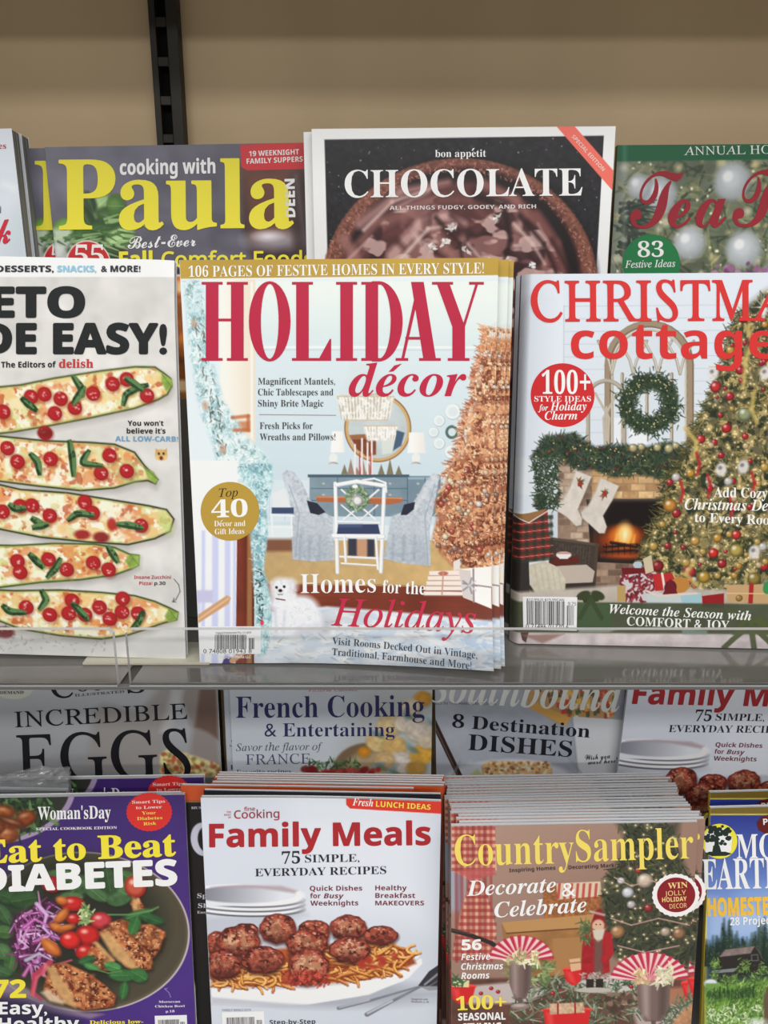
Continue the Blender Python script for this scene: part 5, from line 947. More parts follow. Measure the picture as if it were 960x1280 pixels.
m.finish(); m.fr(*Fq); w2 = (236, 236, 244); yl = (232, 210, 60)
m.text('imprint_lettering', [("Woman'sDay", 'sb', 175, 200, 512, 194, 58, .004)], w2); m.text('imprint_lettering', [('SPECIAL COOKBOOK EDITION', 'sb', 168, 250, 540, 243, 12)], (226, 220, 236))
bd = m.disc('badge', 689, 166, 107, (204, 48, 44), teeth=32, label='red scalloped seal', ry=90)
m.text('badge_lettering', [('Smart Tips', 'sb', 610, 127, 762, 122, 14), ('to Lower', 'sb', 628, 152, 748, 148, 14)], (246, 206, 204), bd); m.text('badge_lettering', [('Your', 'sb', 655, 177, 720, 175, 14), ('Diabetes', 'sb', 633, 203, 750, 198, 14), ('Risk', 'sb', 663, 227, 722, 223, 14)], (240, 206, 90), bd)
m.text('headline_lettering', [('Eat to Beat', 'sb', -82, 402, 814, 366, 104, .014)], yl); m.text('headline_lettering', [('DIABETES', 'b', -92, 534, 820, 500, 114, .028)], w2)
m.text('cover_lettering', [('72', 'b', -36, 1022, 122, 1020, 80, .02)], yl); m.text('cover_lettering', [('Easy,', 'b', -4, 1098, 218, 1096, 56, .008), ('Healthy', 'b', -6, 1172, 366, 1168, 56, .008), ('Recipes', 'b', -6, 1244, 350, 1240, 56, .008)], w2); m.text('cover_lettering', [('Delicious low-', 'sb', 414, 1144, 662, 1140, 17, .01), ('carb dinners', 'sb', 414, 1174, 640, 1170, 17, .01)], yl)
m.text('caption_lettering', [('Moroccan', 'sb', 733, 1046, 832, 1044, 10), ('Chicken Bowl', 'sb', 716, 1067, 853, 1065, 10), ('p.18', 'sb', 765, 1090, 806, 1089, 10)], (226, 220, 236)); m.barcode([(714, 1106), (862, 1102), (866, 1196), (718, 1200)], '0 71896 47913', 5, (.1, .92, .2, .8))
twin(m, 11, 27, 0, 'second copy of the purple cookbook, top of its red seal showing behind')

# --- a dark magazine in a crumpled clear bag
m = Mag('bagged_magazine', 'dark magazine in a crumpled clear plastic bag, tucked behind the purple cookbook', (-411., 603., 800.5, 3, 3, -3.2), 205, 277, 5, GF, (40, 42, 50), .8, spine=(30, 30, 36), seed=42, vis=.4)
a = m.fr(0, 940, 6.857); a.p([(-800, 280), (600, 270), (600, 350), (-800, 400)], (40, 46, 56)); m.finish()
pw = bpy.data.materials.new('clear_plastic_film'); pw.use_nodes = True; nt = pw.node_tree; nt.nodes.clear()
o_ = nt.nodes.new('ShaderNodeOutputMaterial'); x_ = nt.nodes.new('ShaderNodeMixShader'); t_ = nt.nodes.new('ShaderNodeBsdfTransparent'); g_ = nt.nodes.new('ShaderNodeBsdfPrincipled')
t_.inputs[0].default_value = (.9, .9, .9, 1); g_.inputs['Base Color'].default_value = (.42, .43, .45, 1); g_.inputs['Roughness'].default_value = .14; g_.inputs['Specular IOR Level'].default_value = 1.; g_.inputs['Coat Weight'].default_value = .6; x_.inputs[0].default_value = .4
nt.links.new(t_.outputs[0], x_.inputs[1]); nt.links.new(g_.outputs[0], x_.inputs[2]); nt.links.new(x_.outputs[0], o_.inputs[0])
nu, nw = 84, 34; V = []; Fs = []
for side in (0, 1):
    for j in range(nw):
        for i in range(nu):
            u = i/(nu-1)*211-3; v = 60-j/(nw-1)*84; f = max(0, -v)/24
            nz = float(vnoise(np.array([u+v*1.2+60]), np.array([v*2.5-u*.3+side*90+80]), 11, 7, 2)[0])-.5; nz2 = float(vnoise(np.array([u*2.+90]), np.array([v*3.+u+side*50+90]), 12, 5, 2)[0])-.5
            d = (-1.2-1.6*abs(nz) if not side else 5.2+1.6*abs(nz)); d = d*(1-min(1, f)**2*.75)+(nz*16+nz2*9)*min(1, f)
            V.append(((u-205/2)/1000, d/1000, (277-v+(-5*nz2-3*nz)*min(1, f)+26*min(1, f)*(u/211-.95)+4*nz*min(1, f))/1000))
for side in (0, 1):
    b0 = side*nu*nw
    for j in range(nw-1):
        for i in range(nu-1): q = b0+j*nu+i; f = (q, q+1, q+nu+1, q+nu); Fs.append(f if not side else f[::-1])
me = bpy.data.meshes.new('plastic_bag'); me.from_pydata(V, [], Fs); me.materials.append(pw); me.shade_smooth(); link_mesh('plastic_bag', me, m.root, 'crumpled clear plastic')

# --- meatball magazine
def fam_bend(u, v): return 5*np.clip((14-v)/14, 0, 1)**2*np.sin(np.clip(u/213, 0, 1)*math.pi)*-.5
m = Mag('magazine', 'white magazine with red family meals title and spaghetti with meatballs, front copy', (-57.1, 579.5, 806., 2.9, -1.4, -.15), 213, 277, 4, GF, (206, 210, 218), 1.7, fam_bend, spine=(190, 194, 200), seed=43)
fam = m; G3 = (235, 960, 2.8235); a = m.fr(*G3)
a.g([(0, 60), (950, 60), (950, 1100), (0, 1100)], (206, 211, 222), (196, 201, 212), (0, 90), (900, 700)); a.p([(300, 60), (800, 60), (850, 560), (420, 520), (420, 400)], (216, 220, 228), .7, 60)
a.p([(10, 430), (395, 430), (388, 470), (330, 500), (200, 522), (10, 530)], (206, 210, 220), 1, 3); a.p([(10, 524), (200, 520), (320, 500), (380, 476), (420, 520), (300, 560), (10, 620)], (170, 174, 186), .6, 16)
for yy, c in ((494, (86, 86, 98)), (488, (226, 228, 234)), (478, (96, 96, 108)), (472, (222, 224, 230)), (462, (104, 104, 116)), (456, (232, 234, 240))): a.e(205, yy, 190, 34, c, 1, 2, 0, None, 40)
a.p([(10, 430), (200, 412), (395, 430), (394, 444), (330, 470), (200, 486), (10, 490)], (214, 218, 226), 1, 3); a.e(205, 444, 192, 36, (226, 228, 234), 1, 2); a.g(a.oval(203, 446, 182, 31, 40), (120, 120, 132), (214, 217, 225), (40, 430), (330, 470), 1, 3); a.p([(80, 420), (200, 412), (330, 416), (388, 432), (376, 442), (250, 424)], (168, 150, 158), .85, 5)
# plate
a.e(440, 790, 385, 60, (150, 152, 162), .7, 16); a.p([(80, 740), (300, 700), (700, 650), (815, 660), (825, 690), (780, 740), (640, 800), (420, 836), (200, 838), (85, 830)], (222, 225, 232), 1, 3); a.p([(82, 772), (300, 776), (560, 758), (740, 712), (822, 664), (826, 690), (760, 752), (600, 805), (400, 835), (88, 832)], (232, 234, 240), 1, 3); a.l([(85, 776), (300, 780), (560, 762), (760, 706), (822, 668)], 5, (176, 180, 190), .8, 4); a.p([(82, 808), (300, 826), (440, 836), (300, 842), (84, 834)], (176, 176, 186), .8, 6)
a.p([(84, 700), (300, 640), (640, 610), (780, 640), (805, 690), (700, 735), (560, 756), (300, 772), (84, 772)], (150, 70, 36), 1, 6, (.3, 8, 3))
sp = [(216, 150, 66), (200, 124, 50), (226, 172, 96), (186, 104, 44), (206, 140, 70)]
for i in range(150):
    if i % 3 == 0: x, y = a.inside([(90, 710), (340, 700), (340, 770), (90, 770)], 1)[0]
    else: x, y = a.inside([(500, 640), (700, 610), (800, 650), (790, 690), (640, 745), (510, 752)], 1)[0]
    t = a.rng.gauss(20, 55); k_ = a.rng.uniform(-1.3, 1.3); pts = [(x+s_*math.cos(math.radians(t+k_*s_)), y+.6*s_*math.sin(math.radians(t+k_*s_))) for s_ in range(-46, 47, 13)]
    a.l([(p_[0]+1, p_[1]+4) for p_ in pts], 9, (110, 46, 22), .6, 2); a.l(pts, 8, a.rng.choice(sp), .95); a.l([(p_[0], p_[1]-2) for p_ in pts], 2.4, (242, 206, 140), .6)
def mball(x, y, rx, ry, seed, tan=.5):
    o = a.oval(x, y, rx, ry, 26, .055, seed); a.p([(px_+2, py_+7) for px_, py_ in o], (46, 16, 14), .8, 7); a.p(o, (112, 46, 36), 1, 2)
    a.mott(o, (64, 22, 20), .55, 9, seed, .85, .08, 2); a.mott(o, (160, 72, 54), .53, 7, seed+20, .85, .08, 2, 4); a.mott(o, (188, 96, 74), .62, 5, seed+40, .8, .06, 2, 5)
    c = a.oval(x-rx*.02, y+ry*.02, rx*.72, ry*.68, 20, .1, seed+3); a.mott(c, (182, 130, 98), .56-.06*tan, 7, seed+60, .85*tan, .08, 8); a.mott(c, (214, 172, 138), .62, 4.5, seed+80, .8*tan, .06, 6)
    a.p([(px_, py_+ry*.2) for px_, py_ in a.oval(x, y+ry*.55, rx*.8, ry*.42)], (50, 16, 14), .45, 14)
    for i in range(6): t, q = a.rng.uniform(3.5, 5.9), a.rng.uniform(.55, .85); a.e(x+rx*q*math.cos(t), y+ry*q*math.sin(t), 3, 1.8, (240, 206, 196), .75, 2)
for q in ((205, 570, 44, 22, 1, .1), (105, 620, 40, 46, 2, .1), (318, 566, 66, 52, 3, .7), (445, 578, 58, 42, 4, .3), (565, 562, 66, 44, 5, .8), (680, 590, 60, 33, 6, .1), (180, 612, 78, 54, 7, 1), (420, 618, 74, 50, 8, .7), (572, 640, 74, 46, 9, .9), (262, 676, 76, 48, 10, .3), (125, 692, 62, 50, 11, .5), (425, 700, 72, 64, 12, 1)): mball(*q)
a.fol([(330, 720), (500, 720), (500, 770), (330, 772)], 120, [(160, 50, 40), (126, 36, 30), (190, 80, 60)], 12, 9, None, 0, .8); a.dots([(560, 670), (740, 660), (640, 720)], 20, [(160, 50, 36)], 6, 13, .8, 4)
# cutlery
a.l([(660, 880), (560, 852), (700, 800), (830, 768)], 3, (190, 192, 200), .01); a.l([(532, 848), (640, 822), (820, 770)], 13, (116, 118, 128), 1, 2, 6); a.l([(535, 845), (640, 819)], 4, (206, 208, 216), .8, 3)
a.l([(632, 870), (700, 834), (820, 772)], 17, (112, 114, 124), 1, 2, 7); a.l([(634, 866), (720, 822)], 6, (214, 216, 222), .8, 3); a.p([(812, 768), (850, 718), (900, 684), (900, 780), (850, 784)], (48, 48, 56)); a.l([(836, 764), (900, 712)], 7, (150, 152, 160), .9, 2); a.l([(842, 776), (900, 740)], 4, (110, 112, 120), .9, 2); a.p([(816, 770), (900, 770), (900, 782), (850, 786)], (150, 152, 160), .9, 3); a.p([(700, 800), (890, 790), (890, 800), (760, 812)], (150, 152, 162), .35, 10)
a.p([(556, 88), (900, 114), (900, 162), (572, 144), (558, 132)], (206, 56, 42))
m.finish(); m.fr(*G3); rd = (160, 38, 44)
m.text('title_lettering', [('Family Meals', 'b', 75, 278, 857, 270, 80, .014)], rd)
m.text('imprint_lettering', [('fine', 'n', 198, 151, 237, 150, 13, .012), ('Cooking', 'n', 163, 178, 323, 174, 28, .012)], (150, 56, 68)); m.text('imprint_lettering', [('THE', 'b', 136, 158, 152, 158, 6), ('BEST', 'b', 128, 168, 152, 168, 6), ('OF', 'b', 142, 177, 152, 177, 6)], (170, 90, 100))
m.text('tab_lettering', [('Fresh', 'sbi', 580, 133, 653, 137, 23)], (248, 236, 234)); m.text('tab_lettering', [('LUNCH IDEAS', 'b', 663, 137, 856, 147, 18)], (244, 210, 80))
m.text('headline_lettering', [('75', 'sb', 332, 338, 396, 336, 42), ('SIMPLE,', 'sb', 413, 333, 605, 330, 27, -.004), ('EVERYDAY RECIPES', 'sb', 237, 382, 700, 373, 27, -.004)], (36, 36, 44))
mr = (112, 46, 60)
m.text('cover_lettering', [('Quick Dishes', 'b', 430, 433, 615, 432, 17), ('for', 'b', 431, 459, 468, 459, 17), ('Busy', 'bi', 479, 459, 550, 459, 17), ('Weeknights', 'b', 432, 485, 601, 484, 17)], mr); m.text('cover_lettering', [('Healthy', 'b', 661, 431, 772, 431, 17), ('Breakfast', 'b', 661, 458, 802, 458, 17), ('MAKEOVERS', 'b', 661, 484, 833, 484, 16)], mr)
m.text('cover_lettering', [('Step-by-Step', 'b', 288, 905, 450, 902, 16), ('LASAGNA', 'b', 288, 930, 420, 928, 16)], (60, 60, 70)); m.text('caption_lettering', [('Spaghetti with', 'n', 788, 818, 846, 819, 6), ('Meatballs, p. 48', 'n', 788, 827, 850, 828, 6)], (90, 90, 100)); m.text('imprint_lettering', [('FAMILY MEALS 2019', 'n', 121, 858, 222, 857, 8)], (110, 110, 118))
m.barcode([(120, 862), (268, 858), (272, 950), (124, 954)], '0 74808 01838', 8, (.1, .95, .2, .8))
# another copy of the same issue in the second row, under the deck above
r_ = twin(m, 0, 0, 0, 'shaded copy of the white meatball magazine standing in the second row beside the travel magazine')
r_.matrix_world = Matrix.Translation(Vector((.3386, .689, .8865))) @ Matrix([list(q) for q in rot(2.3, -.42, -2.8)]).to_4x4()

# --- black magazine right behind the meatball magazine
m = Mag('magazine', 'black magazine peeking over the top edge of the front meatball magazine', (-56.6, 587.2, 803.5, 2.9, -1.4, -.15), 212, 281.5, 3, GF, (38, 40, 46), .8, spine=(30, 30, 34), vis=.3, seed=44); m.finish()
# --- orange-banded magazines behind it
m = Mag('magazine', 'black magazine with an orange top band beside the purple cookbook', (-81., 601.5, 800.5, 2.9, -1., -.3), 213, 280, 3.5, GF, (26, 22, 24), 1.3, spine=(190, 84, 44), seed=45, back=(226, 226, 226))
org = m; a = m.fr(*G3)
a.g([(600, 0), (1200, 0), (1200, 1100), (600, 1100)], (176, 76, 38), (76, 32, 20), (0, 100), (0, 600), 1, 60); a.r(-300, 0, 1200, 117, (196, 80, 38), 1, 2); a.r(-300, 117, 1200, 121, (150, 120, 70)); a.e(52, 252, 40, 62, (196, 196, 212)); a.e(62, 252, 26, 46, (26, 22, 24)); m.finish(); m.fr(*G3)
m.text('cover_lettering', [('HUMBLE', 'sb', 12, 144, 90, 143, 8), ('Spice', 'sb', 33, 458, 106, 457, 16), ('Shelf', 'sb', 36, 493, 110, 492, 16), ('Easy', 'sb', 33, 513, 70, 512, 9)], (196, 196, 206))
for i in range(6): twin(m, 27+(i % 3)*1.2, 5.0+3.6*i, -2.6 if i else -.5, ('second orange banded magazine, its rust coloured side showing beside the meatball magazine', 'copy of the orange banded magazine in the stack behind, only its white top edge showing')[i > 0], (None, 'orange banded copies behind')[i > 0], i == 0)

# --- the country christmas magazine and its tall stack
m = Mag('magazine', 'country decorating magazine with yellow title, red figure and fan napkins, front of its stack', (169.8, 558.1, 799.5, 3.1, -.2, 1.18), 213, 274, 3.95, GF, (158, 130, 116), 1.7, spine=(120, 90, 84), seed=46, back=(190, 190, 196))
cou = m; E = (550, 960, 2.3415); a = m.fr(*E); g = a.rng
a.g([(0, 100), (900, 100), (900, 900), (0, 900)], (166, 136, 122), (142, 112, 98), (0, 160), (300, 520)); a.p([(20, 230), (80, 240), (70, 420), (20, 420)], (150, 156, 170), .9, 10)
# gingham curtain
cur = [(34, 170), (160, 176), (166, 300), (120, 318), (150, 420), (166, 480), (140, 560), (36, 560), (60, 420), (90, 330), (34, 300)]
bb, mk = a.mask(cur, 1.)
a.p(cur, (206, 160, 130)); 
for i in range(12):
    x = 36+i*17+6; s_ = [(x, 165), (x+9, 165), (x+11, 570), (x+2, 570)]; a.p([(max(34, min(166, px_)), py_) for px_, py_ in s_], (150, 44, 48), .5) if x < 150 else 0
for i in range(20): y = 172+i*20; xl, xr = (34, 162) if y < 310 else (max(36, 90-(y-310)*.25), min(166, 120+(y-310)*.35)); a.p([(xl, y), (xr, y), (xr, y+10), (xl, y+10)], (140, 34, 42), .55)
for x, c in ((60, .35), (95, .3), (130, .35)): a.l([(x, 180), (x-8, 560)], 12, (96, 24, 30), c, 8)
a.p([(50, 300), (150, 290), (165, 312), (90, 330)], (176, 84, 84), .8, 4)
# chest, basket, parcel
a.p([(300, 345), (470, 335), (478, 440), (305, 450)], (146, 92, 54), 1, 2, (.3, 3, 4)); a.p([(340, 338), (470, 332), (474, 375), (345, 385)], (206, 186, 160)); 
for i in range(7): a.p([(346+i*18, 338), (354+i*18, 337), (350+i*18, 383), (342+i*18, 384)], (170, 50, 50), .8)
a.p([(180, 455), (470, 430), (490, 470), (480, 640), (200, 640)], (148, 104, 62), 1, 2, (.12, 14, 5)); a.p([(180, 452), (470, 426), (490, 440), (490, 462), (195, 482)], (176, 132, 84)); a.l([(195, 484), (490, 464)], 4, (96, 62, 36)); a.p([(330, 500), (470, 490), (470, 600), (335, 606)], (160, 116, 72)); a.p([(230, 510), (310, 504), (312, 600), (235, 606)], (136, 94, 54))
a.l([(34, 475), (90, 490), (150, 512), (210, 560)], 13, (44, 36, 34)); a.l([(30, 472), (90, 486)], 4, (80, 70, 64), .7)
# tree
tr_ = [(520, 160), (700, 160), (690, 230), (720, 300), (750, 420), (760, 560), (700, 600), (560, 590), (500, 540), (470, 440), (480, 330), (530, 260), (540, 200)]
a.p(tr_, (56, 56, 44), .92, 14, (.25, 10, 6)); a.fol(tr_, 1100, [(44, 52, 38), (64, 72, 50), (34, 40, 32), (84, 86, 60), (54, 60, 46)], 24, 6)
for x, y in g and a.inside(tr_, 110): a.e(x, y, 4, 4, (240, 206, 150), .5, 5); a.e(x, y, 1.9, 1.9, (255, 240, 206), .95)
for x, y, r_2, c in ((600, 330, 22, (206, 190, 170)), (530, 330, 10, (214, 214, 220)), (520, 480, 20, (170, 126, 84)), (550, 365, 16, (206, 206, 214)), (610, 410, 12, (150, 50, 46)), (660, 480, 14, (180, 160, 140)), (640, 360, 9, (150, 40, 40)), (580, 300, 9, (160, 60, 50)), (700, 485, 18, (150, 110, 80)), (560, 400, 12, (190, 180, 180))): a.ball(x, y, r_2, c, .5)
for pts in ([(510, 320), (560, 345), (620, 330), (680, 350)], [(500, 440), (560, 460), (640, 440), (730, 460)], [(520, 520), (600, 540), (700, 520)]): a.l(pts, 4, (190, 150, 140), .8)
# table with greenery
a.p([(30, 620), (330, 610), (760, 620), (770, 900), (30, 900)], (96, 62, 52), 1, 6, (.2, 20, 7)); a.p([(60, 640), (200, 628), (330, 650), (240, 690), (80, 690)], (190, 180, 178), .9, 6); a.p([(500, 650), (740, 640), (760, 700), (520, 700)], (176, 120, 90), .8, 8); a.p([(560, 700), (760, 690), (770, 760), (580, 770)], (190, 180, 176), .8, 8); a.e(500, 630, 120, 30, (196, 190, 188), .9, 6)
a.fol([(220, 610), (560, 610), (600, 720), (420, 760), (200, 740)], 520, [(84, 104, 76), (60, 80, 58), (110, 124, 100), (140, 146, 126), (50, 62, 46)], 30, 5, 20, 70); a.fol([(200, 560), (330, 570), (320, 630), (200, 620)], 110, [(110, 130, 84), (84, 104, 66), (150, 160, 110)], 20, 8)
a.fol([(660, 680), (760, 660), (760, 780), (640, 790)], 130, [(84, 100, 76), (60, 76, 56), (110, 120, 96)], 30, 5)
for i in range(34): x, y = a.inside([(480, 660), (560, 660), (560, 720), (480, 720)], 1)[0]; a.e(x, y, 9, 6, g.choice(((96, 70, 60), (130, 104, 90), (70, 50, 44))), .9, 2, g.uniform(0, 180))
for x, y in ((250, 700), (330, 660), (560, 640), (120, 660), (170, 655), (150, 645)): a.ball(x, y, 6, (180, 36, 44), .5)
# red bowls with bread
def bowl(x0, x1, y0, y1):
    a.e((x0+x1)/2, y0, (x1-x0)/2, 9, (226, 70, 60)); a.p([(x0, y0), (x1, y0), (x1-10, y1-12), (x1-26, y1), (x0+26, y1), (x0+10, y1-12)], (196, 34, 38), 1, 2); a.p([(x0+8, y0+6), (x0+26, y0+8), (x0+36, y1-6), (x0+20, y1-14)], (226, 80, 76), .6, 6)
bowl(360, 422, 590, 636); a.p([(378, 560), (410, 556), (414, 590), (384, 596)], (206, 166, 130)); a.l([(378, 572), (414, 568)], 4, (150, 100, 70)); bowl(28, 104, 640, 690); a.p([(40, 618), (86, 622), (84, 642), (36, 640)], (206, 200, 150)); a.fol([(36, 610), (70, 612), (70, 640), (36, 640)], 24, [(60, 90, 60)], 12, 6)
bowl(302, 440, 708, 800); a.p([(320, 690), (420, 686), (424, 716), (322, 722)], (190, 160, 130), 1, 2, (.2, 4, 3)); a.l([(345, 690), (345, 720)], 5, (150, 40, 44)); a.l([(395, 688), (396, 718)], 5, (150, 40, 44))
bowl(706, 740, 630, 680); bowl(735, 775, 600, 650)
# goblets with fan napkins
def goblet(cx, yt, yb, hw, base):
    a.p([(cx-hw, yt), (cx+hw, yt), (cx+hw*.92, yt+(yb-yt)*.62), (cx+hw*.5, yb), (cx-hw*.5, yb), (cx-hw*.92, yt+(yb-yt)*.62)], (112, 92, 88), 1, 2); a.p([(cx-hw*.7, yt), (cx-hw*.25, yt), (cx-hw*.25, yb-8), (cx-hw*.6, yb-18)], (170, 150, 146), .7, 8); a.p([(cx+hw*.35, yt), (cx+hw*.8, yt), (cx+hw*.7, yb-24), (cx+hw*.3, yb-6)], (70, 54, 52), .6, 8); a.e(cx, yt, hw, 5, (150, 130, 126))
    a.p([(cx-7, yb-4), (cx+7, yb-4), (cx+6, base-12), (cx-6, base-12)], (96, 78, 76)); a.e(cx, base-8, hw*.75, 10, (130, 112, 108)); a.e(cx-4, base-11, hw*.5, 5, (186, 170, 166), .8, 3)
def fan(cx, cy, rx, ry, n=24, a0=186, a1=354):
    for i in range(n):
        t0, t1 = (math.radians(a0+(a1-a0)*(i+q)/n) for q in (0, 1)); rr = 1+.04*(i % 2)
        a.p([(cx-4, cy), (cx+rx*rr*math.cos(t0), cy+ry*rr*math.sin(t0)), (cx+rx*rr*math.cos(t1), cy+ry*rr*math.sin(t1)), (cx+4, cy)], (178, 44, 66) if i % 2 else (226, 190, 192)); 
        if i % 2 == 0: a.l([(cx+rx*.25*math.cos(t0), cy+ry*.25*math.sin(t0)), (cx+rx*math.cos(t0), cy+ry*math.sin(t0))], 2, (206, 110, 126), .8)
goblet(235, 566, 676, 34, 706); fan(238, 566, 94, 74); a.fol([(200, 540), (285, 535), (290, 575), (195, 575)], 60, [(206, 196, 150), (170, 170, 110), (226, 220, 190), (150, 150, 90)], 16, 7); goblet(625, 628, 742, 50, 780); fan(614, 625, 114, 84, 28); a.fol([(560, 600), (600, 590), (610, 632), (556, 630)], 40, [(206, 150, 130), (190, 170, 120), (226, 206, 170)], 16, 8); a.fol([(630, 590), (680, 580), (690, 630), (625, 632)], 60, [(226, 222, 200), (190, 190, 150), (206, 200, 170)], 16, 8)
fan(775, 590, 46, 50, 10, 190, 280)
# the old-fashioned red-robed figure
a.p([(430, 470), (470, 455), (492, 480), (497, 600), (490, 618), (412, 618), (416, 520)], (150, 28, 34), 1, 2, (.15, 6, 3)); a.p([(440, 460), (456, 416), (472, 412), (482, 440), (486, 480), (444, 485)], (130, 26, 32)); a.e(463, 462, 17, 20, (206, 166, 140), 1, 3); a.p([(446, 474), (484, 470), (476, 500), (462, 512), (450, 496)], (196, 186, 170), 1, 3)
for x in (457, 469): a.e(x, 458, 2, 2, (50, 34, 30))
a.p([(452, 505), (474, 505), (478, 612), (450, 612)], (96, 84, 76), .8, 5); a.fol([(412, 600), (494, 600), (494, 618), (412, 618)], 60, [(176, 166, 156), (140, 130, 120)], 8, 5); a.fol([(412, 450), (440, 450), (440, 510), (412, 500)], 60, [(70, 90, 56), (96, 110, 70)], 16, 5); a.l([(492, 490), (498, 540), (480, 560)], 20, (160, 32, 38), 1, 2); a.r(428, 618, 450, 648, (40, 32, 30)); a.r(456, 618, 478, 648, (40, 32, 30)); a.e(450, 650, 50, 8, (176, 168, 160)); a.l([(440, 420), (480, 430)], 7, (190, 180, 170), .8, 3)
a.p([(720, 700), (770, 690), (770, 800), (640, 800), (680, 745)], (176, 126, 90), .9, 6, (.25, 8, 5))
m.finish(); m.fr(*E); yc = (232, 204, 96)
m.text('title_lettering', [('Country', 'sb', 44, 286, 392, 278, 90, -.008), ('Sampler', 'sb', 398, 274, 742, 264, 92, -.008)], yc)
m.text('tagline_lettering', [('Inspiring Homes', 'b', 203, 305, 338, 297, 11), ('Decorating Marketplace', 'b', 376, 296, 570, 287, 11)], (60, 48, 44))
m.text('headline_lettering', [('Decorate', 'sbi', 78, 374, 340, 362, 44), ('&', 'sb', 356, 376, 398, 374, 40), ('Celebrate', 'sbi', 160, 437, 430, 420, 44)], (236, 234, 234))
m.text('cover_lettering', [('56', 'bi', 63, 532, 122, 531, 30, .015), ('Festive', 'bi', 62, 562, 147, 560, 19), ('Christmas', 'bi', 62, 590, 185, 588, 19), ('Rooms', 'bi', 62, 617, 145, 615, 19)], (238, 236, 236)); m.text('cover_lettering', [('100+', 'sb', 48, 708, 194, 702, 38, .01)], (240, 206, 84)); m.text('cover_lettering', [('SEASONAL', 'b', 53, 738, 192, 735, 21, .012), ('STYLING', 'b', 66, 768, 180, 765, 21, .012)], (240, 240, 240))
bd = m.disc('badge', 690, 372, 70, (226, 222, 222), teeth=26, ry=64, label='white scalloped seal with a dark red centre'); m.disc('seal_center', 691, 371, 56, (128, 28, 36), .2, parent=bd, ry=51)
m.text('badge_lettering', [('WIN', 'sb', 667, 353, 725, 349, 17), ('JOLLY', 'n', 658, 374, 720, 370, 14), ('HOLIDAY', 'b', 650, 392, 722, 388, 13), ('DECOR', 'n', 672, 411, 722, 407, 13)], (230, 196, 130), bd, lift=.35)
rs = random.Random(5)
twin(m, 7.5, 4.3, 0, 'second copy of the country decorating magazine, its tan border showing beside the front copy')
for i in range(2, 18): twin(m, 4+rs.uniform(-3.5, 3.5)-(i > 9)*2-i*.35, 4.15*i, rs.uniform(0, .4), 'copy of the country decorating magazine within the tall stack, only its grey top edge showing', 'country magazine stack', False, (0, rs.uniform(-.35, .35), 0))

# --- the homesteading magazine at the edge
m = Mag('magazine', 'blue homesteading magazine with olive border, tree emblem and a barn in a meadow', (415.5, 590., 798.5, 2.9, -1.7, 2.8), 213, 271.5, 4, GF, (116, 96, 40), 1.6, spine=(206, 176, 50), seed=47)
mo = m; a = m.fr(*E)
a.p([(770, 134), (1500, 134), (1500, 1000), (776, 1000)], (206, 190, 80)); a.g([(781, 138), (1500, 138), (1500, 1000), (783, 1000)], (42, 56, 136), (120, 150, 206), (0, 140), (0, 400)); a.p([(890, 360), (1500, 320), (1500, 470), (820, 470)], (140, 170, 214), .7, 40); a.p([(781, 380), (960, 420), (1100, 440), (1100, 500), (781, 500)], (170, 190, 220), .6, 20)
a = m.fr(800, 1120, 6)
fo = [(24, 40, 34), (34, 54, 42), (20, 32, 30), (50, 72, 52)]
for i in range(46): x = 470+i*16+g.uniform(-6, 6); h_ = g.uniform(190, 300)*(1-.25*math.sin(i*.4)); a.p([(x, 520-h_), (x+34, 520), (x-34, 520)], g.choice(fo), .95, 6); a.fol([(x, 520-h_), (x+30, 520), (x-30, 520)], 16, fo+[(70, 96, 70)], 26, 9, 70, 40)
a.p([(490, 470), (1300, 470), (1300, 720), (490, 700)], (26, 40, 32), .9, 20)
a.p([(490, 650), (1300, 600), (1300, 1100), (496, 1100)], (96, 134, 56), 1, 12, (.25, 16, 4)); a.fol([(496, 660), (1300, 620), (1300, 960), (500, 960)], 700, [(120, 160, 70), (70, 104, 44), (150, 180, 90), (54, 84, 40), (170, 196, 120)], 34, 9, -70, 30); a.fol([(500, 850), (960, 800), (960, 980), (500, 980)], 200, [(206, 220, 180), (160, 180, 130), (80, 120, 60)], 24, 12)
a.p([(580, 456), (640, 400), (860, 378), (920, 470), (910, 580), (690, 600), (585, 590)], (40, 34, 32)); a.p([(640, 402), (860, 376), (830, 430), (592, 458)], (128, 112, 108), 1, 2, (.15, 6, 4)); a.p([(540, 560), (740, 538), (700, 570), (530, 582)], (120, 124, 126)); a.p([(540, 582), (700, 570), (700, 640), (545, 650)], (40, 44, 42)); a.p([(832, 440), (885, 436), (890, 486), (836, 490)], (96, 96, 100)); a.p([(840, 446), (880, 443), (882, 480), (842, 482)], (36, 34, 34)); a.l([(860, 378), (900, 420), (915, 470)], 5, (90, 80, 78))
for x, y, r_2 in ((780, 540, 60), (560, 510, 30), (700, 630, 34), (640, 630, 30), (930, 560, 50), (560, 600, 24), (860, 620, 30)): a.fol(None, 60, [(70, 100, 50), (96, 130, 64), (50, 76, 40), (130, 156, 80)], 22, 10, pts=[(x+g.gauss(0, r_2*.5), y+g.gauss(0, r_2*.5)) for _ in range(60)])
a.e(530, 655, 44, 34, (214, 220, 230), 1, 3); a.r(490, 655, 590, 690, (110, 150, 70), 1, 3); a.p([(490, 720), (860, 690), (860, 760), (490, 790)], (60, 96, 40), .6, 20); a.fol([(500, 730), (860, 700), (860, 770), (500, 780)], 120, [(40, 66, 34), (56, 86, 44)], 30, 9, -90, 15)
for x in (600, 850): a.l([(x, 680), (x, 760)], 8, (40, 54, 34)); 
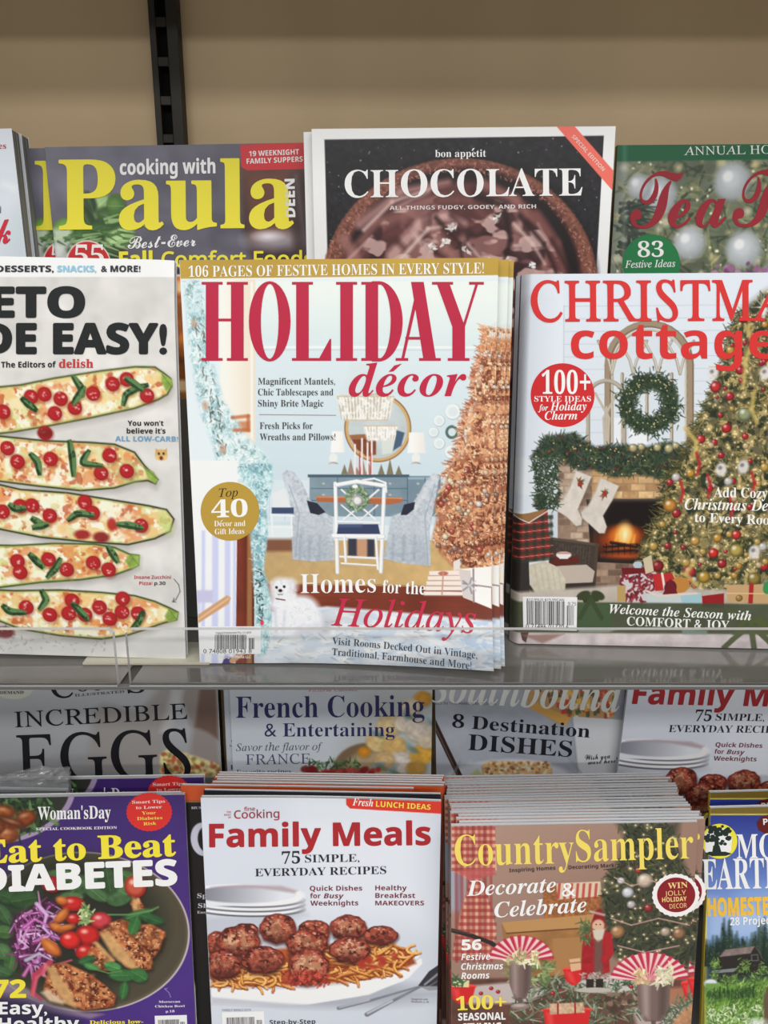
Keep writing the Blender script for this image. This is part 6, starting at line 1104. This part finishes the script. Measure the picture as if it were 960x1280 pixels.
a.p([(945, 690), (1000, 650), (1000, 960), (930, 960), (925, 780)], (96, 80, 60), 1, 4); a.e(880, 950, 60, 30, (226, 230, 226), .8, 10)
m.finish(); m.fr(*E)
em = m.disc('emblem', 818, 214, 52, (226, 214, 60), ry=51, label='yellow disc with a dark tree'); m.fr(800, 950, 6)
m.shape('emblem_ground', [(486, 560), (520, 520), (640, 512), (690, 580), (682, 680), (640, 712), (560, 716), (490, 690)], (226, 230, 226), .2, em)
def tree_emb():
    V = []; Fs = []; n = 0; rr = random.Random(3); pts = [[(556, 640), (592, 640), (586, 560), (566, 560)], [(540, 700), (548, 640), (596, 640), (612, 700)], [(486, 700), (520, 686), (640, 686), (690, 702), (640, 718), (540, 720)]]
    for i in range(46):
        x, y = rr.uniform(492, 706), rr.uniform(496, 634)
        if ((x-590)/118)**2+((y-566)/74)**2 > 1: continue
        q = rr.uniform(13, 26); pts.append([(x+q*(.8+.3*rr.random())*math.cos(t), y+q*.8*(.8+.3*rr.random())*math.sin(t)) for t in [k*math.pi/4.5 for k in range(9)]])
    for q in pts: V.append(m.art.uv(q)); Fs.append(tuple(reversed(range(n, n+len(q))))); n += len(q)
    m.flat('tree_pattern', np.vstack(V), Fs, (30, 44, 40), .26, em)
tree_emb(); m.fr(*E)
m.text('title_lettering', [('MOTHER', 'sb', 868, 264, 1180, 258, 70), ('EARTH NEWS', 'sb', 768, 355, 1220, 346, 88)], (240, 242, 246))
m.text('headline_lettering', [('HOMESTEADING', 'b', 783, 432, 1090, 424, 50, .03)], (234, 180, 62)); m.text('headline_lettering', [('28 Projects', 'b', 849, 460, 990, 455, 23)], (238, 240, 244))
bd = m.shape('badge', [(926, 160), (940, 142), (970, 134), (1100, 128), (1100, 196), (960, 196), (932, 182)], (92, 26, 24), .2); m.text('badge_lettering', [('PLUS', 'b', 946, 166, 1010, 162, 18)], (238, 232, 230), bd, lift=.35)
twin(m, 7, 19, 3, 'second copy of the blue homesteading magazine, its olive top border standing highest', None)
